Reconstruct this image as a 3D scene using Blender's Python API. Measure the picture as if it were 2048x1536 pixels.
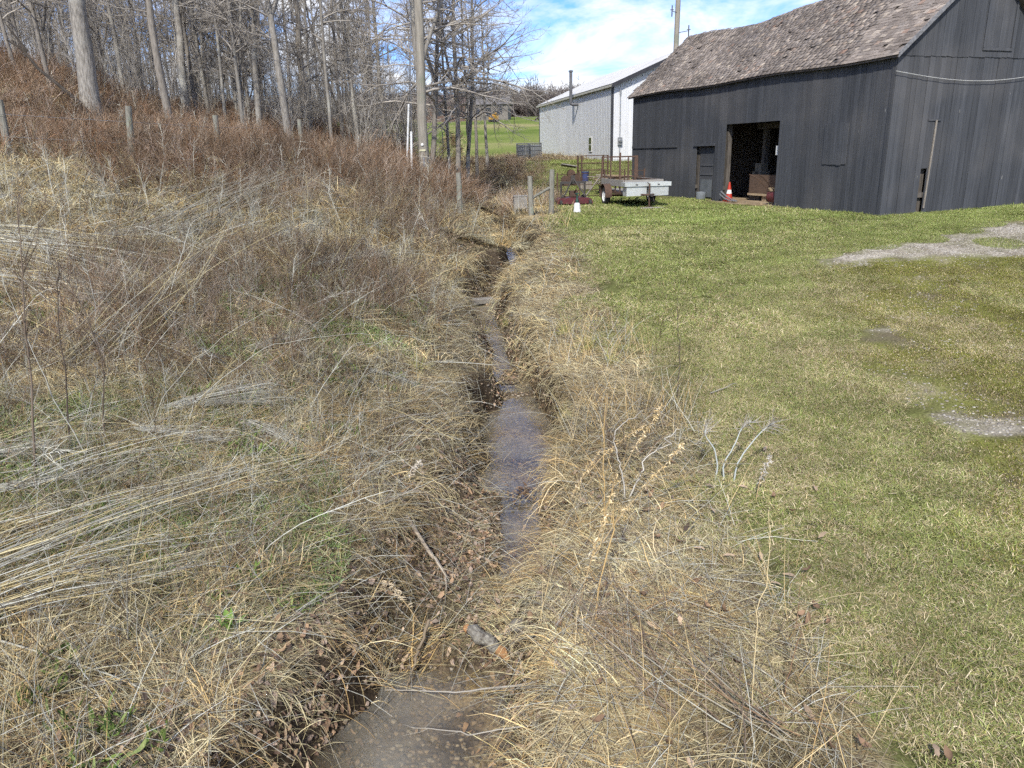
import bpy, math, random
import numpy as np
from mathutils import Vector, Matrix, Euler
R = math.radians
scene = bpy.context.scene
for o in list(bpy.data.objects): bpy.data.objects.remove(o)

# ------------------------------------------------------------------ camera, sky, sun, exposure
CAM_Z = 3.3
cd = bpy.data.cameras.new('camera'); cam = bpy.data.objects.new('camera', cd)
scene.collection.objects.link(cam); scene.camera = cam
cd.sensor_fit = 'HORIZONTAL'; cd.sensor_width = 36.0; cd.lens = 1500 / 2048 * 36.0
cd.clip_start = 0.05; cd.clip_end = 6000
cam.matrix_world = (Matrix.Translation((0, 0, CAM_Z)) @ Matrix.Rotation(R(90 - 17.1), 4, 'X') @ Matrix.Rotation(R(-1.4), 4, 'Z'))

SUN_DIR = Vector((-0.22, -1.0, 0.0)).normalized()
SUN_EL = R(41)
to_sun = Vector((SUN_DIR.x * math.cos(SUN_EL), SUN_DIR.y * math.cos(SUN_EL), math.sin(SUN_EL)))
ld = bpy.data.lights.new('sun', 'SUN'); ld.energy = 2.35; ld.angle = R(2.0); ld.color = (1.0, 0.955, 0.865)
sun = bpy.data.objects.new('sun', ld); scene.collection.objects.link(sun)
sun.rotation_euler = (-to_sun).to_track_quat('-Z', 'Y').to_euler(); sun.location = (-10, -20, 40)

w = bpy.data.worlds.new('World'); scene.world = w; w.use_nodes = True
nt = w.node_tree; N = nt.nodes; LK = nt.links.new; N.clear()
sky = N.new('ShaderNodeTexSky'); sky.sky_type = 'NISHITA'; sky.sun_disc = False
sky.sun_elevation = SUN_EL; sky.sun_rotation = math.atan2(to_sun.x, to_sun.y)
sky.altitude = 300; sky.air_density = 1.0; sky.dust_density = 0.15; sky.ozone_density = 4.0
tc = N.new('ShaderNodeTexCoord'); sp = N.new('ShaderNodeSeparateXYZ'); LK(tc.outputs['Generated'], sp.inputs[0])
mx = N.new('ShaderNodeMath'); mx.operation = 'MAXIMUM'; LK(sp.outputs['Z'], mx.inputs[0]); mx.inputs[1].default_value = 0.0
ad = N.new('ShaderNodeMath'); ad.operation = 'ADD'; LK(mx.outputs[0], ad.inputs[0]); ad.inputs[1].default_value = 0.10
dx = N.new('ShaderNodeMath'); dx.operation = 'DIVIDE'; LK(sp.outputs['X'], dx.inputs[0]); LK(ad.outputs[0], dx.inputs[1])
dy = N.new('ShaderNodeMath'); dy.operation = 'DIVIDE'; LK(sp.outputs['Y'], dy.inputs[0]); LK(ad.outputs[0], dy.inputs[1])
cb = N.new('ShaderNodeCombineXYZ'); LK(dx.outputs[0], cb.inputs[0]); LK(dy.outputs[0], cb.inputs[1])
mpv = N.new('ShaderNodeMapping'); mpv.inputs['Rotation'].default_value = (0, 0, R(35)); mpv.inputs['Scale'].default_value = (0.9, 0.55, 1); LK(cb.outputs[0], mpv.inputs[0])
n1 = N.new('ShaderNodeTexNoise'); n1.inputs['Scale'].default_value = 1.15; n1.inputs['Detail'].default_value = 6; n1.inputs['Roughness'].default_value = 0.62; n1.inputs['Distortion'].default_value = 0.6
LK(mpv.outputs[0], n1.inputs['Vector'])
rp = N.new('ShaderNodeValToRGB'); rp.color_ramp.elements[0].position = 0.40; rp.color_ramp.elements[1].position = 0.60; LK(n1.outputs['Fac'], rp.inputs[0])
mixc = N.new('ShaderNodeMix'); mixc.data_type = 'RGBA'
hs = N.new('ShaderNodeHueSaturation'); hs.inputs['Saturation'].default_value = 1.2; hs.inputs['Value'].default_value = 0.74; LK(sky.outputs[0], hs.inputs['Color'])
tb = N.new('ShaderNodeMix'); tb.data_type = 'RGBA'; tb.blend_type = 'MULTIPLY'; tb.inputs['Factor'].default_value = 1; tb.inputs['B'].default_value = (.62, .68, .94, 1); LK(hs.outputs[0], tb.inputs['A'])
LK(rp.outputs[0], mixc.inputs['Factor']); LK(tb.outputs['Result'], mixc.inputs['A']); mixc.inputs['B'].default_value = (3.9, 4.0, 4.25, 1)
bg = N.new('ShaderNodeBackground'); bg.inputs['Strength'].default_value = 0.145; LK(mixc.outputs['Result'], bg.inputs['Color'])
w.cycles.sampling_method = 'MANUAL'; w.cycles.sample_map_resolution = 512
ow = N.new('ShaderNodeOutputWorld'); LK(bg.outputs[0], ow.inputs[0])

scene.view_settings.view_transform = 'Standard'; scene.view_settings.look = 'None'
scene.view_settings.gamma = 1.0; scene.view_settings.exposure = 1.1
scene.cycles.max_bounces = 4; scene.cycles.transparent_max_bounces = 6
scene.cycles.diffuse_bounces = 2; scene.cycles.glossy_bounces = 2; scene.cycles.transmission_bounces = 2
scene.cycles.use_adaptive_sampling = True; scene.cycles.adaptive_threshold = 0.03; scene.cycles.adaptive_min_samples = 40; scene.cycles.sample_clamp_indirect = 4.0; scene.cycles.use_denoising = False
scene.cycles.caustics_reflective = False; scene.cycles.caustics_refractive = False

# ------------------------------------------------------------------ helpers
COL = scene.collection
rng = np.random.default_rng(7)
random.seed(7)

class VNoise:
    def __init__(s, seed):
        s.t = np.random.default_rng(seed).random((256, 256))
    def __call__(s, x, y, f=1.0):
        x = np.asarray(x, float) * f + 1000; y = np.asarray(y, float) * f + 1000
        i = np.floor(x).astype(int); j = np.floor(y).astype(int); u = x - i; v = y - j
        u = u * u * (3 - 2 * u); v = v * v * (3 - 2 * v); t = s.t
        a = t[i % 256, j % 256]; b = t[(i + 1) % 256, j % 256]; c = t[i % 256, (j + 1) % 256]; d = t[(i + 1) % 256, (j + 1) % 256]
        return (a * (1 - u) + b * u) * (1 - v) + (c * (1 - u) + d * u) * v
    def fbm(s, x, y, f=1.0, o=4):
        r = 0; a = 0.5; tot = 0
        for k in range(o):
            r = r + a * s(np.asarray(x) + 17.3 * k, np.asarray(y) - 9.1 * k, f); tot += a; a *= .55; f *= 2.05
        return r / tot
VN = VNoise(3); VN2 = VNoise(11); VN3 = VNoise(23)
def sstep(a, b, x):
    t = np.clip((np.asarray(x, float) - a) / (b - a), 0, 1); return t * t * (3 - 2 * t)

def props(o, label=None, cat=None, group=None, kind=None):
    if label: o['label'] = label
    if cat: o['category'] = cat
    if group: o['group'] = group
    if kind: o['kind'] = kind
    return o
def thing(name, label, cat, loc=(0, 0, 0), rz=0, group=None):
    o = bpy.data.objects.new(name, None); COL.objects.link(o); o.empty_display_size = .2
    o.location = loc; o.rotation_euler = (0, 0, rz); return props(o, label, cat, group)
def link(name, me, mat=None, parent=None, loc=(0, 0, 0), rot=(0, 0, 0), scl=(1, 1, 1)):
    o = bpy.data.objects.new(name, me); COL.objects.link(o)
    if mat is not None and not me.materials: me.materials.append(mat)
    o.location = loc; o.rotation_euler = rot; o.scale = scl
    if parent: o.parent = parent
    return o
def mesh_np(name, V, F, mat=None, smooth=False, col=None):
    """V (n,3) array, F list/array of faces (tri or quad, one size)"""
    V = np.asarray(V, np.float32); F = np.asarray(F, np.int32); me = bpy.data.meshes.new(name)
    k = F.shape[1]; me.vertices.add(len(V)); me.vertices.foreach_set('co', V.ravel())
    me.loops.add(F.size); me.loops.foreach_set('vertex_index', F.ravel())
    me.polygons.add(len(F)); me.polygons.foreach_set('loop_start', np.arange(0, F.size, k, dtype=np.int32))
    if smooth: me.polygons.foreach_set('use_smooth', np.ones(len(F), bool))
    me.update(calc_edges=True)
    if col is not None:
        a = me.attributes.new('Col', 'FLOAT_COLOR', 'POINT'); c = np.ones((len(V), 4), np.float32); c[:, :3] = col
        a.data.foreach_set('color', c.ravel())
    if mat: me.materials.append(mat)
    return me

class MB:
    def __init__(s): s.v = []; s.f = []
    def add(s, vs, fs):
        b = len(s.v); s.v += [tuple(p) for p in vs]; s.f += [tuple(i + b for i in q) for q in fs]; return s
    def box(s, c, d, rot=(0, 0, 0), taper=1.0):
        m = Euler(rot).to_matrix(); c = Vector(c); vs = []
        for z in (-1, 1):
            k = taper if z > 0 else 1
            for x, y in ((-1, -1), (1, -1), (1, 1), (-1, 1)):
                vs.append(c + m @ Vector((x * d[0] / 2 * k, y * d[1] / 2 * k, z * d[2] / 2)))
        return s.add(vs, [(3, 2, 1, 0), (4, 5, 6, 7), (0, 1, 5, 4), (1, 2, 6, 5), (2, 3, 7, 6), (3, 0, 4, 7)])
    def bb(s, x0, x1, y0, y1, z0, z1): return s.box(((x0 + x1) / 2, (y0 + y1) / 2, (z0 + z1) / 2), (x1 - x0, y1 - y0, z1 - z0))
    def tube(s, pts, r, n=8, cap=True):
        pts = [Vector(p) for p in pts]; k = len(pts); rs = r if isinstance(r, (list, tuple)) else [r] * k; vs = []
        for i, p in enumerate(pts):
            d = (pts[min(i + 1, k - 1)] - pts[max(i - 1, 0)]).normalized()
            a = d.cross(Vector((0, 0, 1)) if abs(d.z) < .9 else Vector((1, 0, 0))).normalized(); b = d.cross(a)
            for j in range(n):
                t = 2 * math.pi * j / n; vs.append(p + (a * math.cos(t) + b * math.sin(t)) * rs[i])
        fs = []
        for i in range(k - 1):
            for j in range(n):
                fs.append((i * n + j, i * n + (j + 1) % n, (i + 1) * n + (j + 1) % n, (i + 1) * n + j))
        if cap: fs += [tuple(range(n))[::-1], tuple((k - 1) * n + j for j in range(n))]
        return s.add(vs, fs)
    def lathe(s, prof, n=20, axis='Z', c=(0, 0, 0)):
        vs = []; c = Vector(c)
        for r, h in prof:
            for j in range(n):
                t = 2 * math.pi * j / n; p = (r * math.cos(t), r * math.sin(t), h)
                if axis == 'X': p = (h, p[0], p[1])
                if axis == 'Y': p = (p[0], h, p[1])
                vs.append(c + Vector(p))
        fs = [(i * n + j, i * n + (j + 1) % n, (i + 1) * n + (j + 1) % n, (i + 1) * n + j) for i in range(len(prof) - 1) for j in range(n)]
        return s.add(vs, fs)
    def prism(s, poly, y0, y1):
        """polygon in XZ extruded along Y"""
        n = len(poly); vs = [(p[0], y0, p[1]) for p in poly] + [(p[0], y1, p[1]) for p in poly]
        fs = [tuple(range(n)), tuple(range(2 * n - 1, n - 1, -1))] + [(i, i + n, (i + 1) % n + n, (i + 1) % n) for i in range(n)]
        return s.add(vs, fs)
    def mesh(s, name, mat=None, smooth=False):
        me = bpy.data.meshes.new(name); me.from_pydata(s.v, [], s.f); me.update()
        import bmesh
        bm = bmesh.new(); bm.from_mesh(me); bmesh.ops.recalc_face_normals(bm, faces=bm.faces); bm.to_mesh(me); bm.free()
        if smooth:
            me.polygons.foreach_set('use_smooth', [True] * len(me.polygons))
            try: me.set_sharp_from_angle(angle=R(40))
            except Exception: pass
        if mat: me.materials.append(mat)
        return me
    def build(s, name, mat, parent=None, loc=(0, 0, 0), rot=(0, 0, 0), smooth=False):
        return link(name, s.mesh(name, mat, smooth), None, parent, loc, rot)

def newmat(name):
    m = bpy.data.materials.new(name); m.use_nodes = True; n = m.node_tree.nodes; b = n['Principled BSDF']
    return m, n, m.node_tree.links.new, b
def mat(name, c1, c2=None, rough=.85, scale=3., stretch=(1, 1, 1), bump=.15, metal=0., objvar=.12, detail=6, spec=.3, lo=.35, hi=.65, spots=None):
    """noise-mixed procedural surface in object space, brightness varied a little per object"""
    m, n, L, b = newmat(name); c2 = c2 or tuple(x * .7 for x in c1)
    tcn = n.new('ShaderNodeTexCoord'); mp = n.new('ShaderNodeMapping'); mp.inputs['Scale'].default_value = stretch
    oi = n.new('ShaderNodeObjectInfo'); ofs = n.new('ShaderNodeVectorMath'); ofs.operation = 'SCALE'; ofs.inputs[0].default_value = (37, 53, 29)
    L(oi.outputs['Random'], ofs.inputs['Scale']); av = n.new('ShaderNodeVectorMath'); L(tcn.outputs['Object'], av.inputs[0]); L(ofs.outputs[0], av.inputs[1])
    L(av.outputs[0], mp.inputs[0])
    nz = n.new('ShaderNodeTexNoise'); nz.inputs['Scale'].default_value = scale; nz.inputs['Detail'].default_value = detail; nz.inputs['Roughness'].default_value = .62; L(mp.outputs[0], nz.inputs['Vector'])
    mr = n.new('ShaderNodeMapRange'); mr.inputs[1].default_value = lo; mr.inputs[2].default_value = hi; L(nz.outputs['Fac'], mr.inputs[0])
    mi = n.new('ShaderNodeMix'); mi.data_type = 'RGBA'; mi.inputs['A'].default_value = (*c1, 1); mi.inputs['B'].default_value = (*c2, 1); L(mr.outputs[0], mi.inputs['Factor'])
    outc = mi.outputs['Result']
    if spots:
        sc, nzs, lo2, hi2 = spots[0], None, spots[1], spots[2]
        nz2 = n.new('ShaderNodeTexNoise'); nz2.inputs['Scale'].default_value = sc; nz2.inputs['Detail'].default_value = 5; L(av.outputs[0], nz2.inputs['Vector'])
        m2 = n.new('ShaderNodeMapRange'); m2.inputs[1].default_value = lo2; m2.inputs[2].default_value = hi2; L(nz2.outputs['Fac'], m2.inputs[0])
        mi2 = n.new('ShaderNodeMix'); mi2.data_type = 'RGBA'; L(m2.outputs[0], mi2.inputs['Factor']); L(outc, mi2.inputs['A']); mi2.inputs['B'].default_value = (*spots[3], 1); outc = mi2.outputs['Result']
    hv = n.new('ShaderNodeHueSaturation'); mv = n.new('ShaderNodeMapRange'); mv.inputs[3].default_value = 1 - objvar; mv.inputs[4].default_value = 1 + objvar
    L(oi.outputs['Random'], mv.inputs[0]); L(mv.outputs[0], hv.inputs['Value']); L(outc, hv.inputs['Color']); L(hv.outputs[0], b.inputs['Base Color'])
    b.inputs['Roughness'].default_value = rough; b.inputs['Metallic'].default_value = metal; b.inputs['Specular IOR Level'].default_value = spec
    if bump:
        bp = n.new('ShaderNodeBump'); bp.inputs['Strength'].default_value = bump; bp.inputs['Distance'].default_value = .02; L(nz.outputs['Fac'], bp.inputs['Height']); L(bp.outputs[0], b.inputs['Normal'])
    return m

# ------------------------------------------------------------------ terrain
#TERRAIN-BEGIN
CY = np.array([0, 2, 4.4, 5.5, 6.7, 9.2, 10.1, 12, 13.5, 15.3, 16.5, 17.8, 19.2, 21.6, 26.2, 33, 45, 60, 200, 2000.])
CX = np.array([-1.3, -1.05, -.55, -.22, .04, .1, .13, -.05, -.25, -.5, -.58, -.2, .4, .2, -.2, -1.2, -4, -8, -40, -400.])
WY = np.array([0, 2, 5, 5.6, 6.2, 9.2, 12, 15.3, 19.2, 21.6, 26, 33, 45, 70, 2000.])
WZ = np.array([-.66, -.66, -.64, -.6, -.54, -.5, -.38, -.06, .3, .5, .8, 1.2, 2.4, 3.8, 60.])
LY = np.array([-20, 0, 5.5, 8.5, 11.4, 13.5, 17, 20, 22, 36, 40, 44, 62, 100, 180, 240, 300, 450, 600, 2500.])
LZ = np.array([-.05, 0, .0, .08, .28, .5, .88, 1.15, 1.33, 1.4, 2.0, 2.72, 3.25, 5.2, 10.2, 13.2, 15.2, 23, 24, 15.])
BWY = np.array([0, 3.6, 4.6, 5.3, 6, 7.5, 9, 10.2, 12, 14, 15.5, 16.5, 18, 20, 30, 2000.])
BWR = np.array([.55, .5, .36, .12, .16, .24, .40, .34, .24, .17, .22, .22, .18, .18, .12, .1])      # bed half width, right
BWL = np.array([.95, .9, .55, .6, .8, .6, .36, .28, .22, .17, .28, .3, .18, .18, .12, .1])   # left
SY = np.array([-20, 4, 10, 16, 20, 24, 28, 32, 45, 60, 90, 2000.])
SS = np.array([.03, .05, .10, .15, .18, .20, .265, .29, .25, .12, 0, 0])
def smooth_interp(y, A, B):
    y = np.asarray(y, float); return (np.interp(y - .35, A, B) + np.interp(y + .35, A, B) + np.interp(y, A, B)) / 3
def cxf(y): return smooth_interp(y, CY, CX) + .05 * np.sin(np.asarray(y) * 2.3) * (np.asarray(y) < 30)
def wzf(y): return smooth_interp(y, WY, WZ)
def zt(x, y, rough=True):
    x = np.asarray(x, float); y = np.asarray(y, float)
    c = cxf(y); d = x - c; l = smooth_interp(y, LY, LZ)
    s = np.interp(y, SY, SS); dl = np.clip(-d - .6, 0, None); dl2 = 26 * (1 - np.exp(-dl / 26.))
    base = l + s * dl2 + .42 * sstep(.2, 3.2, dl) * sstep(2, 14, y) * (1 - sstep(60, 90, y))
    # the yard climbs a little towards the right of the barn
    base = base + .07 * sstep(11, 17, x) * sstep(12, 22, y) * (1 - sstep(40, 60, y))
    base = base + 1.1 * sstep(-12, -19, x) * np.exp(-((y - 29) / 7.) ** 2)
    jag = ((VN.fbm(x, y, 1.7, 3) - .5) * .34 + (VN3(x * .2, y, .9) - .5) * .28) * (y < 60)
    br = np.interp(y, BWY, BWR) + jag * .5; bl = np.interp(y, BWY, BWL) + jag
    wz = wzf(y)
    bed = wz - .09 - .05 * (VN2.fbm(x, y, 3, 2) - .5) - .12 * sstep(5.0, 4.4, y)
    shoal = sstep(-.02, -.35, d) * sstep(5.15, 5.6, y) * sstep(8.6, 7.6, y) * .19
    dam = sstep(4.95, 5.2, y) * sstep(6.25, 5.95, y) * (.2 + .08 * VN(x, y, 2.5))
    bars = .10 * sstep(.64, .74, VN2.fbm(x + 40, y, 1.3, 3)) * sstep(7.6, 8.2, y)
    bed = bed + np.maximum(shoal, dam) + bars
    inside_r = sstep(br, br + .26 + .16 * VN2(x, y, .8), d); inside_l = sstep(bl, bl + .32 + .3 * VN2(x, y, .7), -d)
    t = np.maximum(inside_r, inside_l); fade = 1 - sstep(45, 60, y)
    t = 1 - (1 - t) * fade
    z = bed * (1 - t) + base * t
    if rough:
        near = (1 - sstep(40, 70, y))
        lawn = sstep(1.5, 2.8, d)
        z = z + near * t * ((VN3.fbm(x, y, .9, 4) - .5) * (.17 * (1 - lawn) * (1 - .7 * sstep(12, 17, y)) + .04 * lawn) + (VN.fbm(x, y, .25, 2) - .5) * .1 * (1 - .6 * sstep(12, 17, y)))
        far = sstep(80, 200, y)
        z = z + far * (VN2.fbm(x, y, .012, 3) - .5) * 9 * sstep(120, 450, y)
    return z
#TERRAIN-END
def ztf(x, y): return float(zt(np.array([x]), np.array([y]))[0])
def grad(x, y, e=.08):
    return (zt(x + e, y) - zt(x - e, y)) / (2 * e), (zt(x, y + e) - zt(x, y - e)) / (2 * e)

def axis(pts):
    out = [pts[0][0]]
    for (a, st), (b, _) in zip(pts[:-1], pts[1:]):
        n = max(1, int(round((b - a) / st))); out += list(a + (b - a) * (np.arange(n) + 1) / n)
    return np.array(out)
XS = axis([(-900, 60), (-300, 20), (-80, 4), (-30, .8), (-12, .3), (-4, .1), (-1.6, .05), (1.4, .1), (4, .25), (12, .6), (30, 4), (80, 20), (300, 60), (900, 1)])
YS = axis([(-30, 4), (-6, 1), (1, .1), (6, .07), (12, .1), (20, .2), (40, .6), (70, 3), (160, 10), (600, 60), (2400, 1)])
GX, GY = np.meshgrid(XS, YS, indexing='ij'); GZ = zt(GX, GY)
nx, ny = GX.shape
ii = np.arange(nx * ny).reshape(nx, ny)
Fq = np.stack([ii[:-1, :-1].ravel(), ii[1:, :-1].ravel(), ii[1:, 1:].ravel(), ii[:-1, 1:].ravel()], 1)

# world-space regions
EY = np.array([0, 3.0, 3.5, 4.6, 6.7, 8.5, 11.4, 13.5, 17, 20, 24, 28, 34, 40, 60.])
EX = np.array([2.1, 1.95, 1.75, 1.75, 1.65, 1.95, 1.85, 1.45, 1.45, 1.5, 1.5, 1.6, 1.3, 1.2, 1.0])
def lawn_mask(x, y):
    e = np.interp(y, EY, EX) + (VN.fbm(x, y, 1.1, 3) - .5) * 1.1
    return sstep(-.15, .25, x - e) * (1 - sstep(46, 52, y))
# drive: mossy two-track running from lower right to the gravel at the barn corner
DY = np.array([2, 4, 6.3, 9, 12, 15.5, 18, 19.5, 21]); DX0 = np.array([4.1, 4.0, 4.15, 4.7, 5.2, 6.2, 8.2, 9.5, 12.])
def drive_d(x, y): return x - np.interp(y, DY, DX0)
def moss_mask(x, y):
    d = drive_d(x, y) + (VN2.fbm(x, y, .8, 3) - .5) * 1.2
    return sstep(-.1, .5, d) * (1 - sstep(16, 18.5, y + (VN.fbm(x, y, .6, 3) - .5) * 2)) * (1 - sstep(11.2, 12.0, x - .2 * (y - 15)))
def gravel_mask(x, y):
    nz = VN.fbm(x, y, 1.0, 4) - .5
    # pale gravel tongue: wedge from (6.6,16.4) widening to the right edge
    cy = 16.5 + .33 * (x - 6.6); hw = .28 + .19 * np.clip(x - 6.6, 0, 7) ; a = sstep(1.15, .5, np.abs(y - cy) / np.maximum(hw, .1) + nz * 1.5) * sstep(6.2, 7.4, x + nz * 2) * (.55 + .45 * sstep(.38, .55, VN2.fbm(x, y, 1.6, 3)))
    t2 = .6 * sstep(.66, .78, VN3.fbm(x + 3, y, 1.1, 4) + .05 * np.exp(-((drive_d(x, y) - 1.0) / .5) ** 2) - .02) * moss_mask(x, y)
    return np.clip(np.maximum(a, t2), 0, 1)
def barnfloor_mask(x, y):
    a = R(19.1); lx = (x - 10.69) * math.cos(a) + (y - 22.03) * math.sin(a); ly = -(x - 10.69) * math.sin(a) + (y - 22.03) * math.cos(a)
    return sstep(-.05, .12, lx + .35 * sstep(4.3, 4.8, ly) * sstep(7.9, 7.4, ly) + (VN(x, y, 2) - .5) * .2) * sstep(-.05, .1, ly) * sstep(14.9, 14.7, ly) * sstep(5.9, 5.7, lx)
def bed_mask(x, y):
    d = x - cxf(y); br = np.interp(y, BWY, BWR); bl = np.interp(y, BWY, BWL)
    return (1 - np.maximum(sstep(br, br + .3, d), sstep(bl, bl + .35, -d))) * (1 - sstep(38, 45, y)) * (1 - .75 * sstep(4.95, 5.2, y) * sstep(6.2, 5.9, y))
def pasture_mask(x, y): return sstep(46, 54, y + (VN.fbm(x, y, .2, 2) - .5) * 10) * (1 - sstep(230, 250, y + (VN.fbm(x, y, .02, 3) - .5) * 80))
def hillwood_mask(x, y): return sstep(225, 250, y + (VN.fbm(x, y, .02, 3) - .5) * 80)

def cramp(v, stops):
    p = [q[0] for q in stops]; c_ = np.array([q[1] for q in stops]); return np.stack([np.interp(v, p, c_[:, t]) for t in range(3)], 1)
def ground_colour(x, y):
    """earth, thatch, moss, gravel, mud and pasture colours of the place, blended by region, plus painted shade on the steep banks"""
    a = VN.fbm(x, y, 5.0, 3); m_ = VN2.fbm(x, y, 1.6, 4); l_ = VN3.fbm(x, y, .06, 4)
    c_ = cramp(a, [(.3, (.085, .064, .042)), (.5, (.15, .115, .075)), (.7, (.23, .18, .12))])
    def over(mask, col):
        nonlocal c_
        c_ = c_ * (1 - mask[:, None]) + col * mask[:, None]
    over(lawn_mask(x, y), cramp(a, [(.3, (.075, .075, .03)), (.5, (.13, .14, .05)), (.7, (.21, .19, .095))]))
    over(moss_mask(x, y), cramp(m_, [(.3, (.13, .11, .07)), (.42, (.13, .13, .05)), (.58, (.17, .175, .05)), (.72, (.25, .22, .14))]))
    over(gravel_mask(x, y), cramp(a, [(.3, (.22, .19, .145)), (.5, (.32, .285, .23)), (.7, (.42, .385, .325))]))
    over(bed_mask(x, y), cramp(VN2.fbm(x, y, 2.2, 4), [(.3, (.07, .055, .038)), (.48, (.16, .125, .08)), (.62, (.30, .24, .155))]))
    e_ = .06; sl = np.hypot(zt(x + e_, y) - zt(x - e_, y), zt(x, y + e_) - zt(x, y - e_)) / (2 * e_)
    over(sstep(.5, 1.0, sl) * (np.abs(x - cxf(y)) < 1.6) * (y < 40), cramp(a, [(.3, (.04, .03, .021)), (.7, (.10, .075, .05))]))  # dark wet mud on steep banks, with shade under their edges painted in
    over(barnfloor_mask(x, y), cramp(a, [(.3, (.22, .16, .10)), (.7, (.38, .30, .21))]))
    over(pasture_mask(x, y), cramp(l_, [(.3, (.115, .16, .04)), (.5, (.19, .22, .07)), (.7, (.29, .26, .13))]))
    over(hillwood_mask(x, y), cramp(l_, [(.3, (.09, .065, .05)), (.7, (.15, .115, .095))]))
    return c_
gm, n, L, b = newmat('ground')
at = n.new('ShaderNodeAttribute'); at.attribute_name = 'Col'; geo = n.new('ShaderNodeNewGeometry')
z = n.new('ShaderNodeTexNoise'); z.inputs['Scale'].default_value = 38; z.inputs['Detail'].default_value = 2; L(geo.outputs['Position'], z.inputs['Vector'])
mr = n.new('ShaderNodeMapRange'); mr.inputs[1].default_value = .3; mr.inputs[2].default_value = .7; mr.inputs[3].default_value = .55; mr.inputs[4].default_value = 1.45; L(z.outputs['Fac'], mr.inputs[0])
mu = n.new('ShaderNodeMix'); mu.data_type = 'RGBA'; mu.blend_type = 'MULTIPLY'; mu.inputs['Factor'].default_value = 1; L(at.outputs['Color'], mu.inputs['A']); L(mr.outputs[0], mu.inputs['B'])
n.remove(b); d_ = n.new('ShaderNodeBsdfDiffuse'); L(mu.outputs['Result'], d_.inputs['Color']); L(d_.outputs[0], [q for q in n if q.type == 'OUTPUT_MATERIAL'][0].inputs[0])

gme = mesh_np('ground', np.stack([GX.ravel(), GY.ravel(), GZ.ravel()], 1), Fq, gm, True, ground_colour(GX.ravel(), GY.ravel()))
ground = link('ground', gme); props(ground, 'valley ground of matted dead grass, lawn and pasture', 'ground', kind='structure')

# water: one continuous strip following the channel, hidden where the bed stands above it
wm, n, L, b = newmat('creek_water')
for x_ in list(n): n.remove(x_)
out = n.new('ShaderNodeOutputMaterial'); gl = n.new('ShaderNodeBsdfGlossy'); gl.inputs['Roughness'].default_value = .015
trn = n.new('ShaderNodeBsdfTransparent'); trn.inputs['Color'].default_value = (.86, .81, .69, 1)
dif = n.new('ShaderNodeBsdfDiffuse'); dif.inputs['Color'].default_value = (.47, .445, .37, 1)
geo = n.new('ShaderNodeNewGeometry')
nzw = n.new('ShaderNodeTexNoise'); nzw.inputs['Scale'].default_value = 1.3; nzw.inputs['Detail'].default_value = 5; L(geo.outputs['Position'], nzw.inputs['Vector'])
mrw = n.new('ShaderNodeMapRange'); mrw.inputs[1].default_value = .35; mrw.inputs[2].default_value = .7; mrw.inputs[3].default_value = .05; mrw.inputs[4].default_value = .30; L(nzw.outputs['Fac'], mrw.inputs[0])
m1 = n.new('ShaderNodeMixShader'); L(mrw.outputs[0], m1.inputs[0]); L(trn.outputs[0], m1.inputs[1]); L(dif.outputs[0], m1.inputs[2])
# reflectance by Schlick's formula from the angle to the rippled surface, the same from above and below
dt = n.new('ShaderNodeVectorMath'); dt.operation = 'DOT_PRODUCT'; ab = n.new('ShaderNodeMath'); ab.operation = 'ABSOLUTE'; om = n.new('ShaderNodeMath'); om.operation = 'SUBTRACT'; om.inputs[0].default_value = 1.0; om.use_clamp = True
pw5 = n.new('ShaderNodeMath'); pw5.operation = 'POWER'; pw5.inputs[1].default_value = 3.6; fr = n.new('ShaderNodeMath'); fr.operation = 'MULTIPLY_ADD'; fr.inputs[1].default_value = .97; fr.inputs[2].default_value = .045
L(geo.outputs['Incoming'], dt.inputs[0]); L(dt.outputs['Value'], ab.inputs[0]); L(ab.outputs[0], om.inputs[1]); L(om.outputs[0], pw5.inputs[0]); L(pw5.outputs[0], fr.inputs[0])
m2 = n.new('ShaderNodeMixShader'); L(fr.outputs[0], m2.inputs[0]); L(m1.outputs[0], m2.inputs[1]); L(gl.outputs[0], m2.inputs[2]); L(m2.outputs[0], out.inputs[0])
rz_ = n.new('ShaderNodeTexNoise'); rz_.inputs['Scale'].default_value = 16; rz_.inputs['Detail'].default_value = 3; L(geo.outputs['Position'], rz_.inputs['Vector'])
bpw = n.new('ShaderNodeBump'); bpw.inputs['Strength'].default_value = .16; bpw.inputs['Distance'].default_value = .02; L(rz_.outputs['Fac'], bpw.inputs['Height'])
L(bpw.outputs[0], gl.inputs['Normal']); L(bpw.outputs[0], dt.inputs[1])
yw = np.arange(1.5, 40, .12); us = np.linspace(-1.0, .85, 9)
WXg = cxf(yw)[:, None] + us[None, :] * 1.1; WYg = np.repeat(yw[:, None], 9, 1); WZg = np.repeat(wzf(yw)[:, None], 9, 1)
wi = np.arange(WXg.size).reshape(WXg.shape)
Fw = np.stack([wi[:-1, :-1].ravel(), wi[:-1, 1:].ravel(), wi[1:, 1:].ravel(), wi[1:, :-1].ravel()], 1)
wo = link('creek_water', mesh_np('creek_water', np.stack([WXg.ravel(), WYg.ravel(), WZg.ravel()], 1), Fw, wm, True))
props(wo, 'shallow murky creek water running between grassy banks', 'water', kind='structure')

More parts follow.
